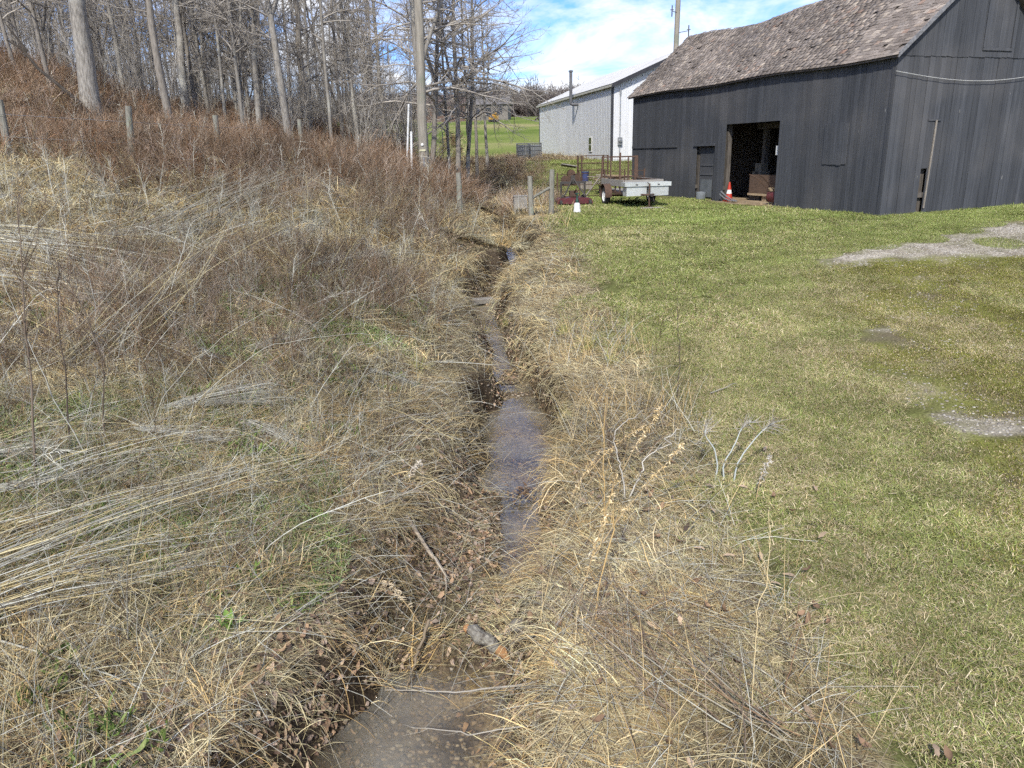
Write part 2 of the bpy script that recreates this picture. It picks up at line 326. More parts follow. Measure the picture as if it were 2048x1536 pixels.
# ------------------------------------------------------------------ materials for things
def boardmat(name, c1, c2, c3):
    m, n, L, b = newmat(name); g = n.new('ShaderNodeNewGeometry'); oi = n.new('ShaderNodeObjectInfo')
    ofs = n.new('ShaderNodeVectorMath'); ofs.operation = 'SCALE'; ofs.inputs[0].default_value = (31, 17, 43); L(oi.outputs['Random'], ofs.inputs['Scale'])
    av = n.new('ShaderNodeVectorMath'); L(g.outputs['Position'], av.inputs[0]); L(ofs.outputs[0], av.inputs[1])
    mp = n.new('ShaderNodeMapping'); mp.inputs['Scale'].default_value = (26, 26, .8); L(av.outputs[0], mp.inputs[0])
    z1 = n.new('ShaderNodeTexNoise'); z1.inputs['Scale'].default_value = 1; z1.inputs['Detail'].default_value = 6; z1.inputs['Roughness'].default_value = .7; L(mp.outputs[0], z1.inputs['Vector'])
    r1 = n.new('ShaderNodeMapRange'); r1.inputs[1].default_value = .35; r1.inputs[2].default_value = .72; L(z1.outputs['Fac'], r1.inputs[0])
    mi = n.new('ShaderNodeMix'); mi.data_type = 'RGBA'; mi.inputs['A'].default_value = (*c1, 1); mi.inputs['B'].default_value = (*c2, 1); L(r1.outputs[0], mi.inputs['Factor'])
    z2 = n.new('ShaderNodeTexNoise'); z2.inputs['Scale'].default_value = .55; z2.inputs['Detail'].default_value = 5; L(g.outputs['Position'], z2.inputs['Vector'])
    r2 = n.new('ShaderNodeMapRange'); r2.inputs[1].default_value = .48; r2.inputs[2].default_value = .72; r2.inputs[4].default_value = .7; L(z2.outputs['Fac'], r2.inputs[0])
    mi2 = n.new('ShaderNodeMix'); mi2.data_type = 'RGBA'; L(mi.outputs['Result'], mi2.inputs['A']); mi2.inputs['B'].default_value = (*c3, 1); L(r2.outputs[0], mi2.inputs['Factor'])
    # chipped pale flecks, long and thin
    mp3 = n.new('ShaderNodeMapping'); mp3.inputs['Scale'].default_value = (14, 14, 2.4); L(av.outputs[0], mp3.inputs[0])
    z3 = n.new('ShaderNodeTexNoise'); z3.inputs['Scale'].default_value = 1; z3.inputs['Detail'].default_value = 2; L(mp3.outputs[0], z3.inputs['Vector'])
    r3 = n.new('ShaderNodeMapRange'); r3.inputs[1].default_value = .765; r3.inputs[2].default_value = .79; r3.inputs[4].default_value = .75; L(z3.outputs['Fac'], r3.inputs[0])
    mi3 = n.new('ShaderNodeMix'); mi3.data_type = 'RGBA'; L(mi2.outputs['Result'], mi3.inputs['A']); mi3.inputs['B'].default_value = (.30, .29, .27, 1); L(r3.outputs[0], mi3.inputs['Factor'])
    hv = n.new('ShaderNodeHueSaturation'); mv = n.new('ShaderNodeMapRange'); mv.inputs[3].default_value = .86; mv.inputs[4].default_value = 1.16
    L(oi.outputs['Random'], mv.inputs[0]); L(mv.outputs[0], hv.inputs['Value']); L(mi3.outputs['Result'], hv.inputs['Color']); L(hv.outputs[0], b.inputs['Base Color'])
    b.inputs['Roughness'].default_value = .8; b.inputs['Specular IOR Level'].default_value = .25
    bp = n.new('ShaderNodeBump'); bp.inputs['Strength'].default_value = .5; bp.inputs['Distance'].default_value = .01; L(z1.outputs['Fac'], bp.inputs['Height']); L(bp.outputs[0], b.inputs['Normal'])
    return m
M_BLACK = boardmat('black_board', (.040, .043, .049), (.080, .084, .094), (.10, .098, .10))
M_OLDWOOD = mat('weathered_wood', (.30, .27, .23), (.15, .13, .11), stretch=(6, 6, .7), scale=5, bump=.4)
M_FRAME = mat('barn_timber', (.13, .115, .10), (.06, .052, .045), stretch=(5, 5, .8), scale=4)
M_POST = mat('fence_post_wood', (.27, .26, .22), (.14, .13, .105), stretch=(9, 9, .8), scale=4, bump=.6, spots=(6, .55, .7, (.22, .25, .19)))
M_POLE = mat('utility_pole_wood', (.36, .33, .275), (.20, .18, .15), stretch=(9, 9, .35), scale=5, bump=.6, spots=(2, .55, .75, (.20, .215, .16)))
M_SHED = mat('shed_steel', (.56, .565, .575), (.52, .525, .535), rough=.45, scale=.7, bump=0, objvar=.03, spec=.5)
M_SHED_LIT = mat('shed_steel_front_lit', (.66, .67, .69), (.60, .61, .63), rough=.45, scale=.7, bump=0, objvar=.03, spec=.5)  # same steel as the sides, colour lightened for the sunlit gable
M_SROOF = mat('shed_roof_steel', (.50, .50, .50), (.42, .415, .40), rough=.4, scale=.5, bump=0, objvar=.03, spec=.5)
M_TRIM = mat('dark_trim', (.05, .05, .058), rough=.5, bump=0)
M_STEEL = mat('galvanised_steel', (.42, .43, .44), (.30, .31, .32), rough=.4, metal=.7, scale=9, bump=.05)
M_ALU = mat('aluminium_box', (.62, .64, .62), (.50, .52, .50), rough=.42, metal=.35, scale=14, bump=.05, spots=(3, .6, .8, (.36, .38, .34)))
M_RUST = mat('rusty_steel', (.115, .068, .047), (.065, .043, .034), rough=.85, scale=14, bump=.2)
M_DKMETAL = mat('dark_steel', (.045, .043, .042), (.07, .06, .05), rough=.6, scale=12)
M_RED = mat('faded_red_paint', (.125, .026, .032), (.075, .025, .025), rough=.55, scale=6, bump=.08, spots=(9, .58, .72, (.14, .08, .06)))
M_TYRE = mat('tyre_rubber', (.028, .028, .028), (.05, .047, .044), rough=.9, scale=30)
M_WHITE = mat('white_paint', (.78, .78, .76), (.62, .62, .60), rough=.5, scale=8, bump=.05)
M_GREENP = mat('dark_green_plastic', (.02, .06, .045), rough=.45, bump=0)
M_BLUE = mat('blue_plastic', (.05, .065, .16), (.04, .05, .12), rough=.5, scale=6, bump=0)
M_ORANGE = mat('cone_orange', (.48, .045, .028), (.38, .05, .03), rough=.5, scale=6, bump=.03)
M_YEL = mat('yellow_machine', (.62, .33, .03), (.5, .26, .03), rough=.5, bump=0)
M_PLANK = mat('tan_lumber', (.40, .31, .20), (.27, .20, .125), stretch=(1, 8, 8), scale=3)
M_GREYB = mat('grey_board', (.33, .31, .28), (.22, .205, .185), stretch=(1, 8, 8), scale=3)
M_TOTE = mat('tote_plastic', (.20, .21, .215), (.13, .14, .145), rough=.5, scale=3, bump=0)
M_GLASSD = mat('dark_glass', (.02, .022, .025), rough=.12, bump=0, spec=.6)
M_COW = mat('dark_hide', (.02, .018, .017), (.035, .028, .025), rough=.8)
M_BARK = mat('grey_bark', (.34, .315, .28), (.13, .118, .102), stretch=(13, 13, 1.6), scale=3, bump=.8, detail=8, spots=(1.2, .52, .72, (.38, .37, .33)))
M_BARKD = mat('dark_bark', (.30, .27, .235), (.16, .142, .12), stretch=(7, 7, 1.3), scale=3, bump=.8, detail=8)
M_TWIG = mat('twig_bark', (.40, .365, .32), (.28, .25, .215), scale=2, bump=0, objvar=.2)
M_CABLE = mat('white_cable', (.55, .55, .52), (.42, .42, .40), rough=.6, bump=0)

# shingles
def shinglemat():
    m, n, L, b = newmat('old_shingle'); oi = n.new('ShaderNodeObjectInfo'); g = n.new('ShaderNodeNewGeometry')
    ad = n.new('ShaderNodeMath'); ad.operation = 'ADD'; L(oi.outputs['Random'], ad.inputs[0]); L(g.outputs['Random Per Island'], ad.inputs[1])
    fr = n.new('ShaderNodeMath'); fr.operation = 'FRACT'; L(ad.outputs[0], fr.inputs[0])
    r = n.new('ShaderNodeValToRGB'); e = r.color_ramp.elements
    st = [(0, (.16, .135, .115)), (.22, (.20, .168, .145)), (.45, (.25, .21, .178)), (.62, (.215, .187, .165)), (.8, (.31, .262, .225)), (.93, (.38, .325, .265)), (1, (.26, .175, .135))]
    while len(e) < len(st): e.new(.5)
    for el, (p, c_) in zip(e, st): el.position = p; el.color = (*c_, 1)
    L(fr.outputs[0], r.inputs[0])
    z = n.new('ShaderNodeTexNoise'); z.inputs['Scale'].default_value = .8; z.inputs['Detail'].default_value = 6; L(g.outputs['Position'], z.inputs['Vector'])
    mr = n.new('ShaderNodeMapRange'); mr.inputs[1].default_value = .35; mr.inputs[2].default_value = .62; mr.inputs[3].default_value = .70; mr.inputs[4].default_value = 1.10; L(z.outputs['Fac'], mr.inputs[0])
    z2 = n.new('ShaderNodeTexNoise'); z2.inputs['Scale'].default_value = 22; z2.inputs['Detail'].default_value = 4; L(g.outputs['Position'], z2.inputs['Vector'])
    mr2 = n.new('ShaderNodeMapRange'); mr2.inputs[1].default_value = .3; mr2.inputs[2].default_value = .7; mr2.inputs[3].default_value = .7; mr2.inputs[4].default_value = 1.25; L(z2.outputs['Fac'], mr2.inputs[0])
    mu = n.new('ShaderNodeMath'); mu.operation = 'MULTIPLY'; L(mr.outputs[0], mu.inputs[0]); L(mr2.outputs[0], mu.inputs[1])
    hv = n.new('ShaderNodeHueSaturation'); L(mu.outputs[0], hv.inputs['Value']); L(r.outputs[0], hv.inputs['Color']); L(hv.outputs[0], b.inputs['Base Color'])
    b.inputs['Roughness'].default_value = .9; b.inputs['Specular IOR Level'].default_value = .2
    return m
M_SHINGLE = shinglemat()

# ------------------------------------------------------------------ the barn
UNIT = MB().box((0, 0, 0), (1, 1, 1)).mesh('board', M_BLACK)
def board(parent, c_, d_, rot=(0, 0, 0), me=UNIT, name='board'):
    return link(name, me, None, parent, c_, rot, d_)
BZ = 1.35
barn = thing('wooden_barn', 'old black board-sided barn with a patchy brown shingle roof', 'barn', (10.69, 22.03, BZ), R(19.1))
BW, BL, EAVE, RIDGE = 5.7, 14.9, 4.39, 6.80
def bw(lx, ly):
    a = R(19.1); return 10.69 + lx * math.cos(a) - ly * math.sin(a), 22.03 + lx * math.sin(a) + ly * math.cos(a)
def bground(lx, ly): x_, y_ = bw(lx, ly); return ztf(x_, y_) - BZ
rb = random.Random(5)
# long wall facing the creek: girts and posts, boards nailed outside
fr_ = MB()
for z0 in (.5, 2.9, 4.2):
    for y0, y1 in ((0.05, 4.5), (7.75, 8.4), (9.6, 14.8)) if z0 < 2 else ((0.05, 14.8),): fr_.bb(.02, .12, y0, y1, z0 - .07, z0 + .07)
for y0 in (.12, 2.4, 4.5, 7.8, 9.65, 12.2, 14.75): fr_.bb(.125, .29, y0 - .09, y0 + .09, -.2, 4.3)
lw = fr_.build('long_wall', M_FRAME, barn)
y = 0.0
while y < BL - .02:
    wd = min(rb.uniform(.17, .25), BL - y); yc = y + wd / 2; top = EAVE - .02
    zb = bground(0, yc) - .06 + rb.uniform(-.03, .06)
    if rb.random() < .08: zb += .12
    if 4.62 < yc < 7.72: zb = 2.78
    if 8.42 < yc < 9.54: zb = 2.08
    board(lw, (-.012 + rb.uniform(-.006, .006), yc, (zb + top) / 2), (.026, wd - rb.choice((.004, .006, .006, .012)), top - zb), (rb.uniform(-.002, .002), 0, rb.uniform(-.02, .02)))
    y += wd
# gable wall towards the drive
fr_ = MB()
for z0 in (.5, 2.6, 4.25): fr_.bb(.05, BW - .05, .02, .12, z0 - .07, z0 + .07)
for x0 in (.38, 1.55, 2.85, 4.2, 5.5): fr_.bb(x0 - .08, x0 + .08, .125, .28, -.2, 4.2)
gw = fr_.build('gable_wall', M_FRAME, barn)
x = 0.0
def rake(xx): return EAVE + (RIDGE - EAVE) * (1 - abs(xx - BW / 2) / (BW / 2))
while x < BW - .02:
    wd = min(rb.uniform(.16, .24), BW - x); xc = x + wd / 2; zb = bground(xc, 0) - .05 + rb.uniform(-.02, .06); top = 4.30
    if abs(xc - 1.5) < .07: zb = 1.25                      # a board rotted away at the foot
    board(gw, (xc, -.012 + rb.uniform(-.006, .006), (zb + top) / 2), (wd - rb.choice((.004, .006, .006, .014)), .026, top - zb), (0, rb.uniform(-.003, .003), rb.uniform(-.02, .02)))
    x += wd
x = 0.04; up = link('gable_top', MB().bb(.02, BW - .02, .0, .02, 4.24, 4.36).mesh('gable_top', M_FRAME), None, barn)
while x < BW - .05:
    wd = min(rb.uniform(.17, .25), BW - .04 - x); x1 = x + wd - .006; yy = -.048 + rb.uniform(-.006, .006)
    za, zb2 = rake(x) - .02, rake(x1) - .02
    poly = [(x, 4.24 + rb.uniform(-.015, .02)), (x1, 4.24)] + [(x1, zb2)] + ([(BW / 2, RIDGE - .02)] if x < BW / 2 < x1 else []) + [(x, za)]
    MB().prism(poly, yy, yy + .026).build('board', M_BLACK, up)
    x += wd
# loft door outline battens, old patched panel and hanging door features
ld_ = MB().bb(2.98, 3.05, -.085, -.06, 4.5, 5.95).bb(4.05, 4.11, -.085, -.06, 4.5, 5.8).bb(2.98, 4.11, -.087, -.062, 4.42, 4.49)
ld_.build('loft_door_batten', M_BLACK, barn)
MB().box((1.62, -.055, 1.35), (.045, .03, 2.45), (0, R(1.5), 0)).build('pale_batten', M_OLDWOOD, barn)
MB().bb(1.36, 1.82, -.06, -.03, 2.55, 2.60).build('door_hinge_strip', M_BLACK, barn)
for (a0, a1, z0, z1) in ((1.46, 2.46, 1.38, 2.6),):
    yb = a0
    while yb < a1 - .05:
        board(lw, (-.045, yb + .1, (z0 + z1) / 2), (.02, .192, z1 - z0 + rb.uniform(-.04, .04)), name='patch_board'); yb += .2
# end and back walls, closing the inside
MB().bb(.03, BW - .03, BL - .04, BL, -.4, 4.35).prism([(.03, 4.35), (BW - .03, 4.35), (BW / 2, RIDGE - .05)], BL - .04, BL).build('far_gable_wall', M_BLACK, barn)
bk = MB().bb(BW - .04, BW, .03, 14.85, -.4, 4.35).build('back_wall', M_BLACK, barn)
MB().bb(.3, BW - .3, 9.9, 10.0, -.2, 4.2).bb(2.6, 2.7, .3, 9.85, 2.95, 4.2).build('inner_partition', M_FRAME, barn)
it = MB()
for yy in (4.9, 7.4):
    it.bb(1.5, 1.68, yy - .09, yy + .09, -.2, 4.2)
it.bb(1.45, 1.72, 4.6, 7.8, 2.6, 2.8); it.bb(3.2, 3.36, 6.1, 6.3, -.2, 4.2)
it.build('inner_post', M_FRAME, barn)
# big doorway jambs and lintel, track rail and side door
MB().bb(-.03, .0, 7.725, 7.86, -.1, 2.78).build('door_jamb', M_BLACK, barn); MB().bb(-.055, -.03, 4.5, 4.6, -.02, 2.78).build('door_jamb', M_BLACK, barn)
MB().bb(-.07, -.03, 11.0, 14.85, 2.02, 2.12).bb(-.05, -.03, 13.0, 13.04, .1, 2.0).build('door_track', M_BLACK, barn)
MB().bb(-.075, -.03, 8.3, 9.75, 2.04, 2.13).build('door_lintel', M_BLACK, barn)
dr = MB().box((.12, 8.98, 1.03), (.04, .98, 1.9)).build('door', M_BLACK, barn)
MB().bb(.075, .10, 8.55, 9.4, .95, 1.02).bb(.075, .10, 8.55, 9.4, 1.3, 1.37).build('door_rail', M_BLACK, dr); MB().bb(.08, .1, 8.6, 9.35, .12, .78).build('kick_panel', mat('grey_sheet', (.13, .14, .15), (.09, .1, .105), rough=.6), dr)
MB().bb(.1, .3, 4.7, 4.9, 1.68, 1.98).build('electric_box', M_WHITE, barn)
# corner boards
MB().bb(-.045, -.028, -.04, .07, -.1, 4.3).build('corner_board', M_BLACK, barn)
# roof deck (two slopes) with fascia, then shingles course by course
def roofpt(ly, s, side=-1, lift=0.):
    """s 0 at eave edge, 1 at ridge"""
    ov = .18; x_e = -ov; z_e = EAVE - ov * .845 + .02; xr = BW / 2
    sag = -.22 * math.exp(-((ly - 10.3) / 2.2) ** 2) * s ** 1.5 - .03 * math.sin(ly * .9) * (1 - s)
    xx = x_e + (xr - x_e) * s; zz = z_e + (RIDGE + .04 - z_e) * s + sag + lift
    if side > 0: xx = BW - xx
    return (xx, ly, zz)
rf = MB()
for side in (-1, 1):
    NY = 24; NS = 6; vs = []; 
    for lay in (0., -.05):
        for i in range(NY + 1):
            for k in range(NS + 1): vs.append(roofpt(-.2 + (BL + .4) * i / NY, k / NS, side, lay - .03))
    q = (NY + 1) * (NS + 1); fs = []
    for lay in (0, 1):
        for i in range(NY):
            for k in range(NS):
                a = lay * q + i * (NS + 1) + k; fs.append((a, a + 1, a + NS + 2, a + NS + 1))
    for i in range(NY): a = i * (NS + 1); fs.append((a, a + NS + 1, a + NS + 1 + q, a + q))
    for i in (0, NY):
        for k in range(NS): a = i * (NS + 1) + k; fs.append((a, a + 1, a + 1 + q, a + q))
    rf.add(vs, fs)
roof = rf.build('roof', mat('roof_deck', (.12, .10, .085), (.07, .06, .05)), barn)
# pale rake board along the near gable edge
for side in (-1, 1):
    a0, a1 = Vector(roofpt(-.21, 0, side, -.09)), Vector(roofpt(-.21, 1, side, -.09))
    MB().add([a0, a1, a1 + Vector((0, 0, .13)), a0 + Vector((0, 0, .13)), a0 + Vector((0, -.03, 0)), a1 + Vector((0, -.03, 0)), a1 + Vector((0, -.03, .13)), a0 + Vector((0, -.03, .13))],
             [(0, 1, 2, 3), (7, 6, 5, 4), (0, 4, 5, 1), (1, 5, 6, 2), (2, 6, 7, 3), (3, 7, 4, 0)]).build('rake_board', mat('rake_paint', (.24, .24, .25), (.12, .12, .125), stretch=(4, 4, 4)), roof)
rs = random.Random(9); CE = .14; nc = int(4.02 / CE); shl = []
slope_a = math.atan2(RIDGE + .04 - (EAVE - .18 * .845 + .02), BW / 2 + .18)
for k in range(nc):
    yy = -.2 + rs.uniform(-.04, 0)
    while yy < BL + .15:
        wd = rs.uniform(.12, .28)
        if rs.random() > .012:
            shl.append((yy + wd / 2, (k + .35) / nc, wd, rs.uniform(-.025, .025) * (k > 0), rs.choice((0, 0, 0, 0, .003, .006, .01, .02)) * (k > 0), rs.uniform(-.008, .008) * (k > 0)))
        yy += wd + rs.uniform(.002, .012)
USH = MB().box((0, 0, 0), (1, 1, 1)).mesh('shingle', M_SHINGLE)
shl.sort(key=lambda t: t[0] * 1.0 + (1 - t[1]) * .5)
jv = []; jf = []
cosx = np.array([(-1, -1, -1), (1, -1, -1), (1, 1, -1), (-1, 1, -1), (-1, -1, 1), (1, -1, 1), (1, 1, 1), (-1, 1, 1)], float) * .5
fq = [(3, 2, 1, 0), (4, 5, 6, 7), (0, 1, 5, 4), (1, 2, 6, 5), (2, 3, 7, 6), (3, 0, 4, 7)]
for i, (ly, s, wd, rz, lf, ds) in enumerate(shl):
    p = Vector(roofpt(ly, max(0, min(1, s + ds)), -1, .012 + lf * .5)); e = Euler((0, -slope_a + .04 + lf * 1.5, rz)); d = (CE * 1.45, wd, .008)
    if i < 300: link('shingle', USH, None, roof, p, e, d)
    else:
        m_ = np.array(e.to_matrix()); V = (cosx * d) @ m_.T + np.array(p); b0 = len(jv) * 8; jv.append(V); jf += [tuple(q + b0 for q in f) for f in fq]
sho = link('shingle_field', mesh_np('shingle_field', np.concatenate(jv), jf, M_SHINGLE), None, roof); sho['kind'] = 'stuff'
cabl = MB(); pts = []
for i in range(25):
    t = i / 24; lx = -.1 + 6.2 * t; pts.append((lx, -.12, 3.84 - .28 * math.sin(math.pi * min(1, t * .98)) + .1 * t))
cb_ = cabl.tube(pts, .0085, 5).build('cable', M_CABLE, None, barn.location, (0, 0, R(19.1)), True)
props(cb_, 'pale twisted cable sagging across the gable of the black barn', 'cable')

# ------------------------------------------------------------------ things in the barn doorway
def bplace(lx, ly): x_, y_ = bw(lx, ly); return (x_, y_, ztf(x_, y_))
cone = thing('traffic_cone', 'orange traffic cone with a white band in the barn doorway', 'cone', bplace(.1, 7.42), R(10))
MB().lathe([(.14, .03), (.10, .28)], 16).lathe([(.075, .42), (.03, .70), (.018, .70)], 16).build('cone_body', M_ORANGE, cone, smooth=True); MB().lathe([(.101, .28), (.076, .42)], 16).build('band', M_WHITE, cone, smooth=True)
MB().box((0, 0, .015), (.34, .34, .03)).build('base', M_ORANGE, cone)
pp = bplace(-.1, 7.1)
for k, (o, l) in enumerate(((0, 'upper grey metal pipe lying beside the traffic cone'), (.09, 'lower grey metal pipe lying beside the traffic cone'))):
    props(MB().tube([(.0, .55, .34 - o), (-.03, .25, .22 - o), (-.05, -.15, .1 - o * .6), (-.06, -.55, .05 + .0 * o)], .028, 8).build('bent_pipe', M_STEEL, None, (pp[0] - o * .6, pp[1] - o * .4, pp[2] + .02), (0, 0, R(19)), True), l, 'pipe')
til = thing('rotary_tiller', 'small red walk-behind tiller with long handlebars in the barn doorway', 'tiller', bplace(.35, 5.1), R(19 + 95))
MB().lathe([(.02, -.2), (.2, -.2), (.21, -.12), (.21, .12), (.2, .2), (.02, .2)], 16, 'X', (0, 0, .28)).build('hood', M_RED, til, smooth=True)
MB().box((0, .0, .52), (.34, .3, .12)).build('engine', mat('cream_cover', (.35, .27, .17), rough=.6), til)
for sx in (-1, 1):
    w_ = MB().lathe([(.08, -.05), (.19, -.06), (.2, 0), (.19, .06), (.08, .05)], 16, 'X', (sx * .26, -.3, .2)).build('wheel', M_TYRE, til, smooth=True)
    MB().lathe([(.01, -.04), (.08, -.045), (.08, .045), (.01, .04)], 12, 'X', (sx * .26, -.3, .2)).build('rim', M_STEEL, w_)
    MB().tube([(sx * .1, .1, .45), (sx * .2, .75, .95), (sx * .22, 1.0, 1.05)], .016, 6).build('handlebar', M_RUST, til)
crate = thing('wooden_wagon_bed', 'low brown plank bed standing inside the barn doorway', 'wagon bed', bplace(1.0, 6.4), R(19))
MB().bb(-.04, .0, -1.1, 1.0, .28, .95).build('side_panel', mat('brown_ply', (.13, .085, .06), (.08, .055, .04), stretch=(2, 2, 9), scale=2), crate); MB().bb(-.1, .0, -1.1, 1.0, .20, .272).build('sill_beam', M_PLANK, crate); MB().bb(.004, .9, -1.1, 1.0, .3, .36).build('floor', M_FRAME, crate)
for yy in (-.8, .1): MB().bb(-.02, .2, yy - .12, yy + .12, 0, .198).build('block', M_PLANK, crate)
ss = thing('old_engine_block', 'grey brown machine block standing at the left inside the barn', 'machine', bplace(1.35, 7.25), R(19))
MB().box((0, 0, .85), (.4, .5, .4)).box((0, 0, 1.2), (.3, .38, .3)).build('housing', mat('grey_brown_metal', (.19, .17, .14), (.12, .11, .09), scale=8), ss); MB().lathe([(.02, -.03), (.09, -.03), (.09, .0)], 12, 'X', (-.205, 0, 1.0)).build('port', M_DKMETAL, ss); MB().box((0, 0, .32), (.5, .6, .64)).build('stand', M_FRAME, ss)
props(MB().bb(-.05, .03, -.9, .8, 0, .09).build('timber_sill', M_PLANK, None, bplace(-.02, 6.2), (0, 0, R(19))), 'pale timber lying on the dirt across the barn doorway', 'timber')
tub = MB().lathe([(.16, .03), (.2, .3), (.205, .3), (.18, .02)], 14).build('bucket', mat('grey_tub', (.22, .24, .26), rough=.5), None, bplace(-.1, 9.0), (0, 0, 0), True); props(tub, 'small grey tub at the foot of the barn side door', 'bucket')

# ------------------------------------------------------------------ white steel shed
SZ = 2.75
shed = thing('steel_shed', 'pale grey ribbed steel shed behind the black barn', 'shed', (5.9, 44.0, SZ), R(10.3))
SW, SL, SE, SR = 9.4, 18.2, 4.08, 6.0
def ribbed(wd, z0, z1a, z1b, nr=3, dep=.012):
    """panel in XZ, facing -Y, ribs proud; top edge slopes from z1a to z1b"""
    xs = [0]; ys = [0]
    for k in range(nr):
        xc = wd * (k + .5) / nr
        for o, yv in ((-.035, 0), (-.018, -dep), (.018, -dep), (.035, 0)): xs.append(xc + o); ys.append(yv)
    xs.append(wd - .004); ys.append(0); V = []; F = []
    for xx, yv in zip(xs, ys): V += [(xx, yv, z0), (xx, yv, z1a + (z1b - z1a) * xx / wd)]
    for k in range(len(xs) - 1): F.append((2 * k, 2 * k + 2, 2 * k + 3, 2 * k + 1))
    return MB().add(V, F)
swall = MB().bb(.05, .1, .05, SL, -.6, SE - .05).build('side_wall', M_FRAME, shed)
npan = 20; pw = SL / npan; sp_me = ribbed(pw, -.6, SE - .02, SE - .02).mesh('wall_panel', M_SHED)
for k in range(npan): link('wall_panel', sp_me, None, swall, (0, SL - k * pw, 0), (0, 0, R(-90)))
fwall = MB().bb(.05, SW - .05, .06, .1, -.6, SE).build('front_wall', M_FRAME, shed)
npan = 10; pw = SW / npan
def srake(xx): return SE - .03 + (SR - SE) * (1 - abs(xx - SW / 2) / (SW / 2))
for k in range(npan): ribbed(pw, -.6, srake(k * pw), srake((k + 1) * pw)).build('wall_panel', M_SHED_LIT, fwall, (k * pw, 0, 0))
MB().bb(.03, SW, SL - .06, SL, -.6, SE).bb(SW - .06, SW, .1, SL - .06, -.6, SE).build('rear_wall', M_SHED, shed)
sroof = MB().prism([(-.12, SE - .05), (SW / 2, SR), (SW / 2, SR - .06), (-.12, SE - .11)], -.3, SL + .3).prism([(SW + .3, SE - .12), (SW / 2, SR), (SW / 2, SR - .06), (SW + .3, SE - .18)], -.3, SL + .3).build('roof', M_TRIM, shed)
npan = 20; pw = (SL + .6) / npan; la = math.atan2(SR - SE + .05, SW / 2 + .12); ll = math.hypot(SR - SE + .05, SW / 2 + .12)
rp_me = ribbed(pw, 0, ll, ll).mesh('roof_panel', M_SROOF)
for k in range(npan): link('roof_panel', rp_me, None, sroof, (-.12, SL + .3 - k * pw, SE - .03), Matrix.Rotation(0, 3, 'X').to_euler() if False else (Matrix.Rotation(math.pi / 2 - la, 3, 'Y') @ Matrix.Rotation(R(-90), 3, 'Z')).to_euler())
MB().bb(-.035, .07, -.04, .0, -.6, SE - .1).bb(-.035, .0, .0, .12, -.6, SE - .1).build('corner_trim', M_TRIM, shed)
MB().bb(-.035, .0, SL - .1, SL + .02, -.6, SE - .1).build('corner_trim', M_TRIM, shed)
MB().bb(-.18, -.125, -.3, SL + .3, SE - .2, SE - .08).build('gutter', mat('gutter_cream', (.50, .48, .40), rough=.5), shed)
MB().prism([(-.17, SE - .1), (SW / 2, SR - .01), (SW / 2, SR - .18), (-.17, SE - .26)], -.36, -.32).build('rake_trim', M_TRIM, shed)
MB().tube([(-.03, 6.9, 3.42), (-.38, 6.95, 3.42), (-.46, 7.0, 3.46), (-.48, 7.0, 3.56), (-.48, 7.0, 5.35)], .10, 12).lathe([(.02, 5.46), (.15, 5.42), (.15, 5.35)], 12, c=(-.48, 7.0, 0)).build('stove_pipe', mat('pipe_grey', (.14, .145, .155), (.10, .1, .11), rough=.5), shed, smooth=True)
wn = MB().bb(-.05, -.024, 3.75, 4.45, .52, 1.42).build('window', M_WHITE, shed)
MB().bb(-.062, -.052, 3.83, 4.37, .98, 1.34).build('pane', M_GLASSD, wn); MB().bb(-.062, -.052, 3.83, 4.37, .58, .92).build('pane', M_GLASSD, wn)
MB().tube([(.45, -.06, 3.55), (.45, -.06, 1.25)], .03, 8).tube([(.45, -.06, .7), (.45, -.06, .25)], .03, 8).lathe([(.02, 3.75), (.06, 3.7), (.05, 3.5)], 8, c=(.45, -.06, 0)).build('service_conduit', M_STEEL, shed)
MB().bb(.33, .57, -.16, -.03, .85, 1.25).lathe([(.09, -.16), (.09, -.24), (.02, -.25)], 12, 'Y', (.45, 0, 1.08)).build('meter_box', M_STEEL, shed)

# poles
up = thing('utility_pole', 'tall grey wooden utility pole at the edge of the bare trees', 'pole', (-2.75, 26.0, ztf(-2.75, 26)), 0)
MB().tube([(0, 0, -.5), (.02, 0, 2.5), (.10, 0, 5), (.16, 0, 11)], [.165, .155, .14, .115], 14).build('pole_shaft', M_POLE, up, smooth=True)
MB().box((0.0, -.165, 1.42), (.2, .02, .06)).build('tag', mat('yellow_tag', (.5, .48, .33)), up); MB().lathe([(.0, -.20), (.045, -.19), (.045, -.15)], 10, 'Y', (0, 0, 1.60)).build('tag_disc', M_WHITE, up)
MB().box((.02, -.16, 1.05), (.05, .02, .3)).build('ground_clip', M_STEEL, up)
def guard(xx, yy, top, l, base):
    z = ztf(xx, yy); g_ = thing('guy_wire', l, 'guy wire', (xx, yy, z))
    d = Vector(top) - Vector((xx, yy, z)); MB().tube([d * -.03, d * base], .035, 8).build('guard', M_WHITE, g_, smooth=True); MB().tube([d * (base + .002), d], .008, 4).build('wire', M_STEEL, g_)
guard(-3.55, 27.4, (-2.7, 26.1, 9.6), 'guy wire in the longer white plastic guard left of the utility pole', .36)
guard(-3.15, 25.6, (-2.85, 26.0, 9.0), 'guy wire in the shorter grey white guard close to the utility pole', .27)
p2 = thing('antenna_pole', 'weathered wooden pole with small brackets rising behind the barn', 'pole', (9.5, 45.0, ztf(9.5, 45)), 0)
MB().tube([(0, 0, -.5), (0, 0, 4), (.05, 0, 10.5)], [.16, .15, .13], 12).build('pole_shaft', M_POLE, p2, smooth=True)
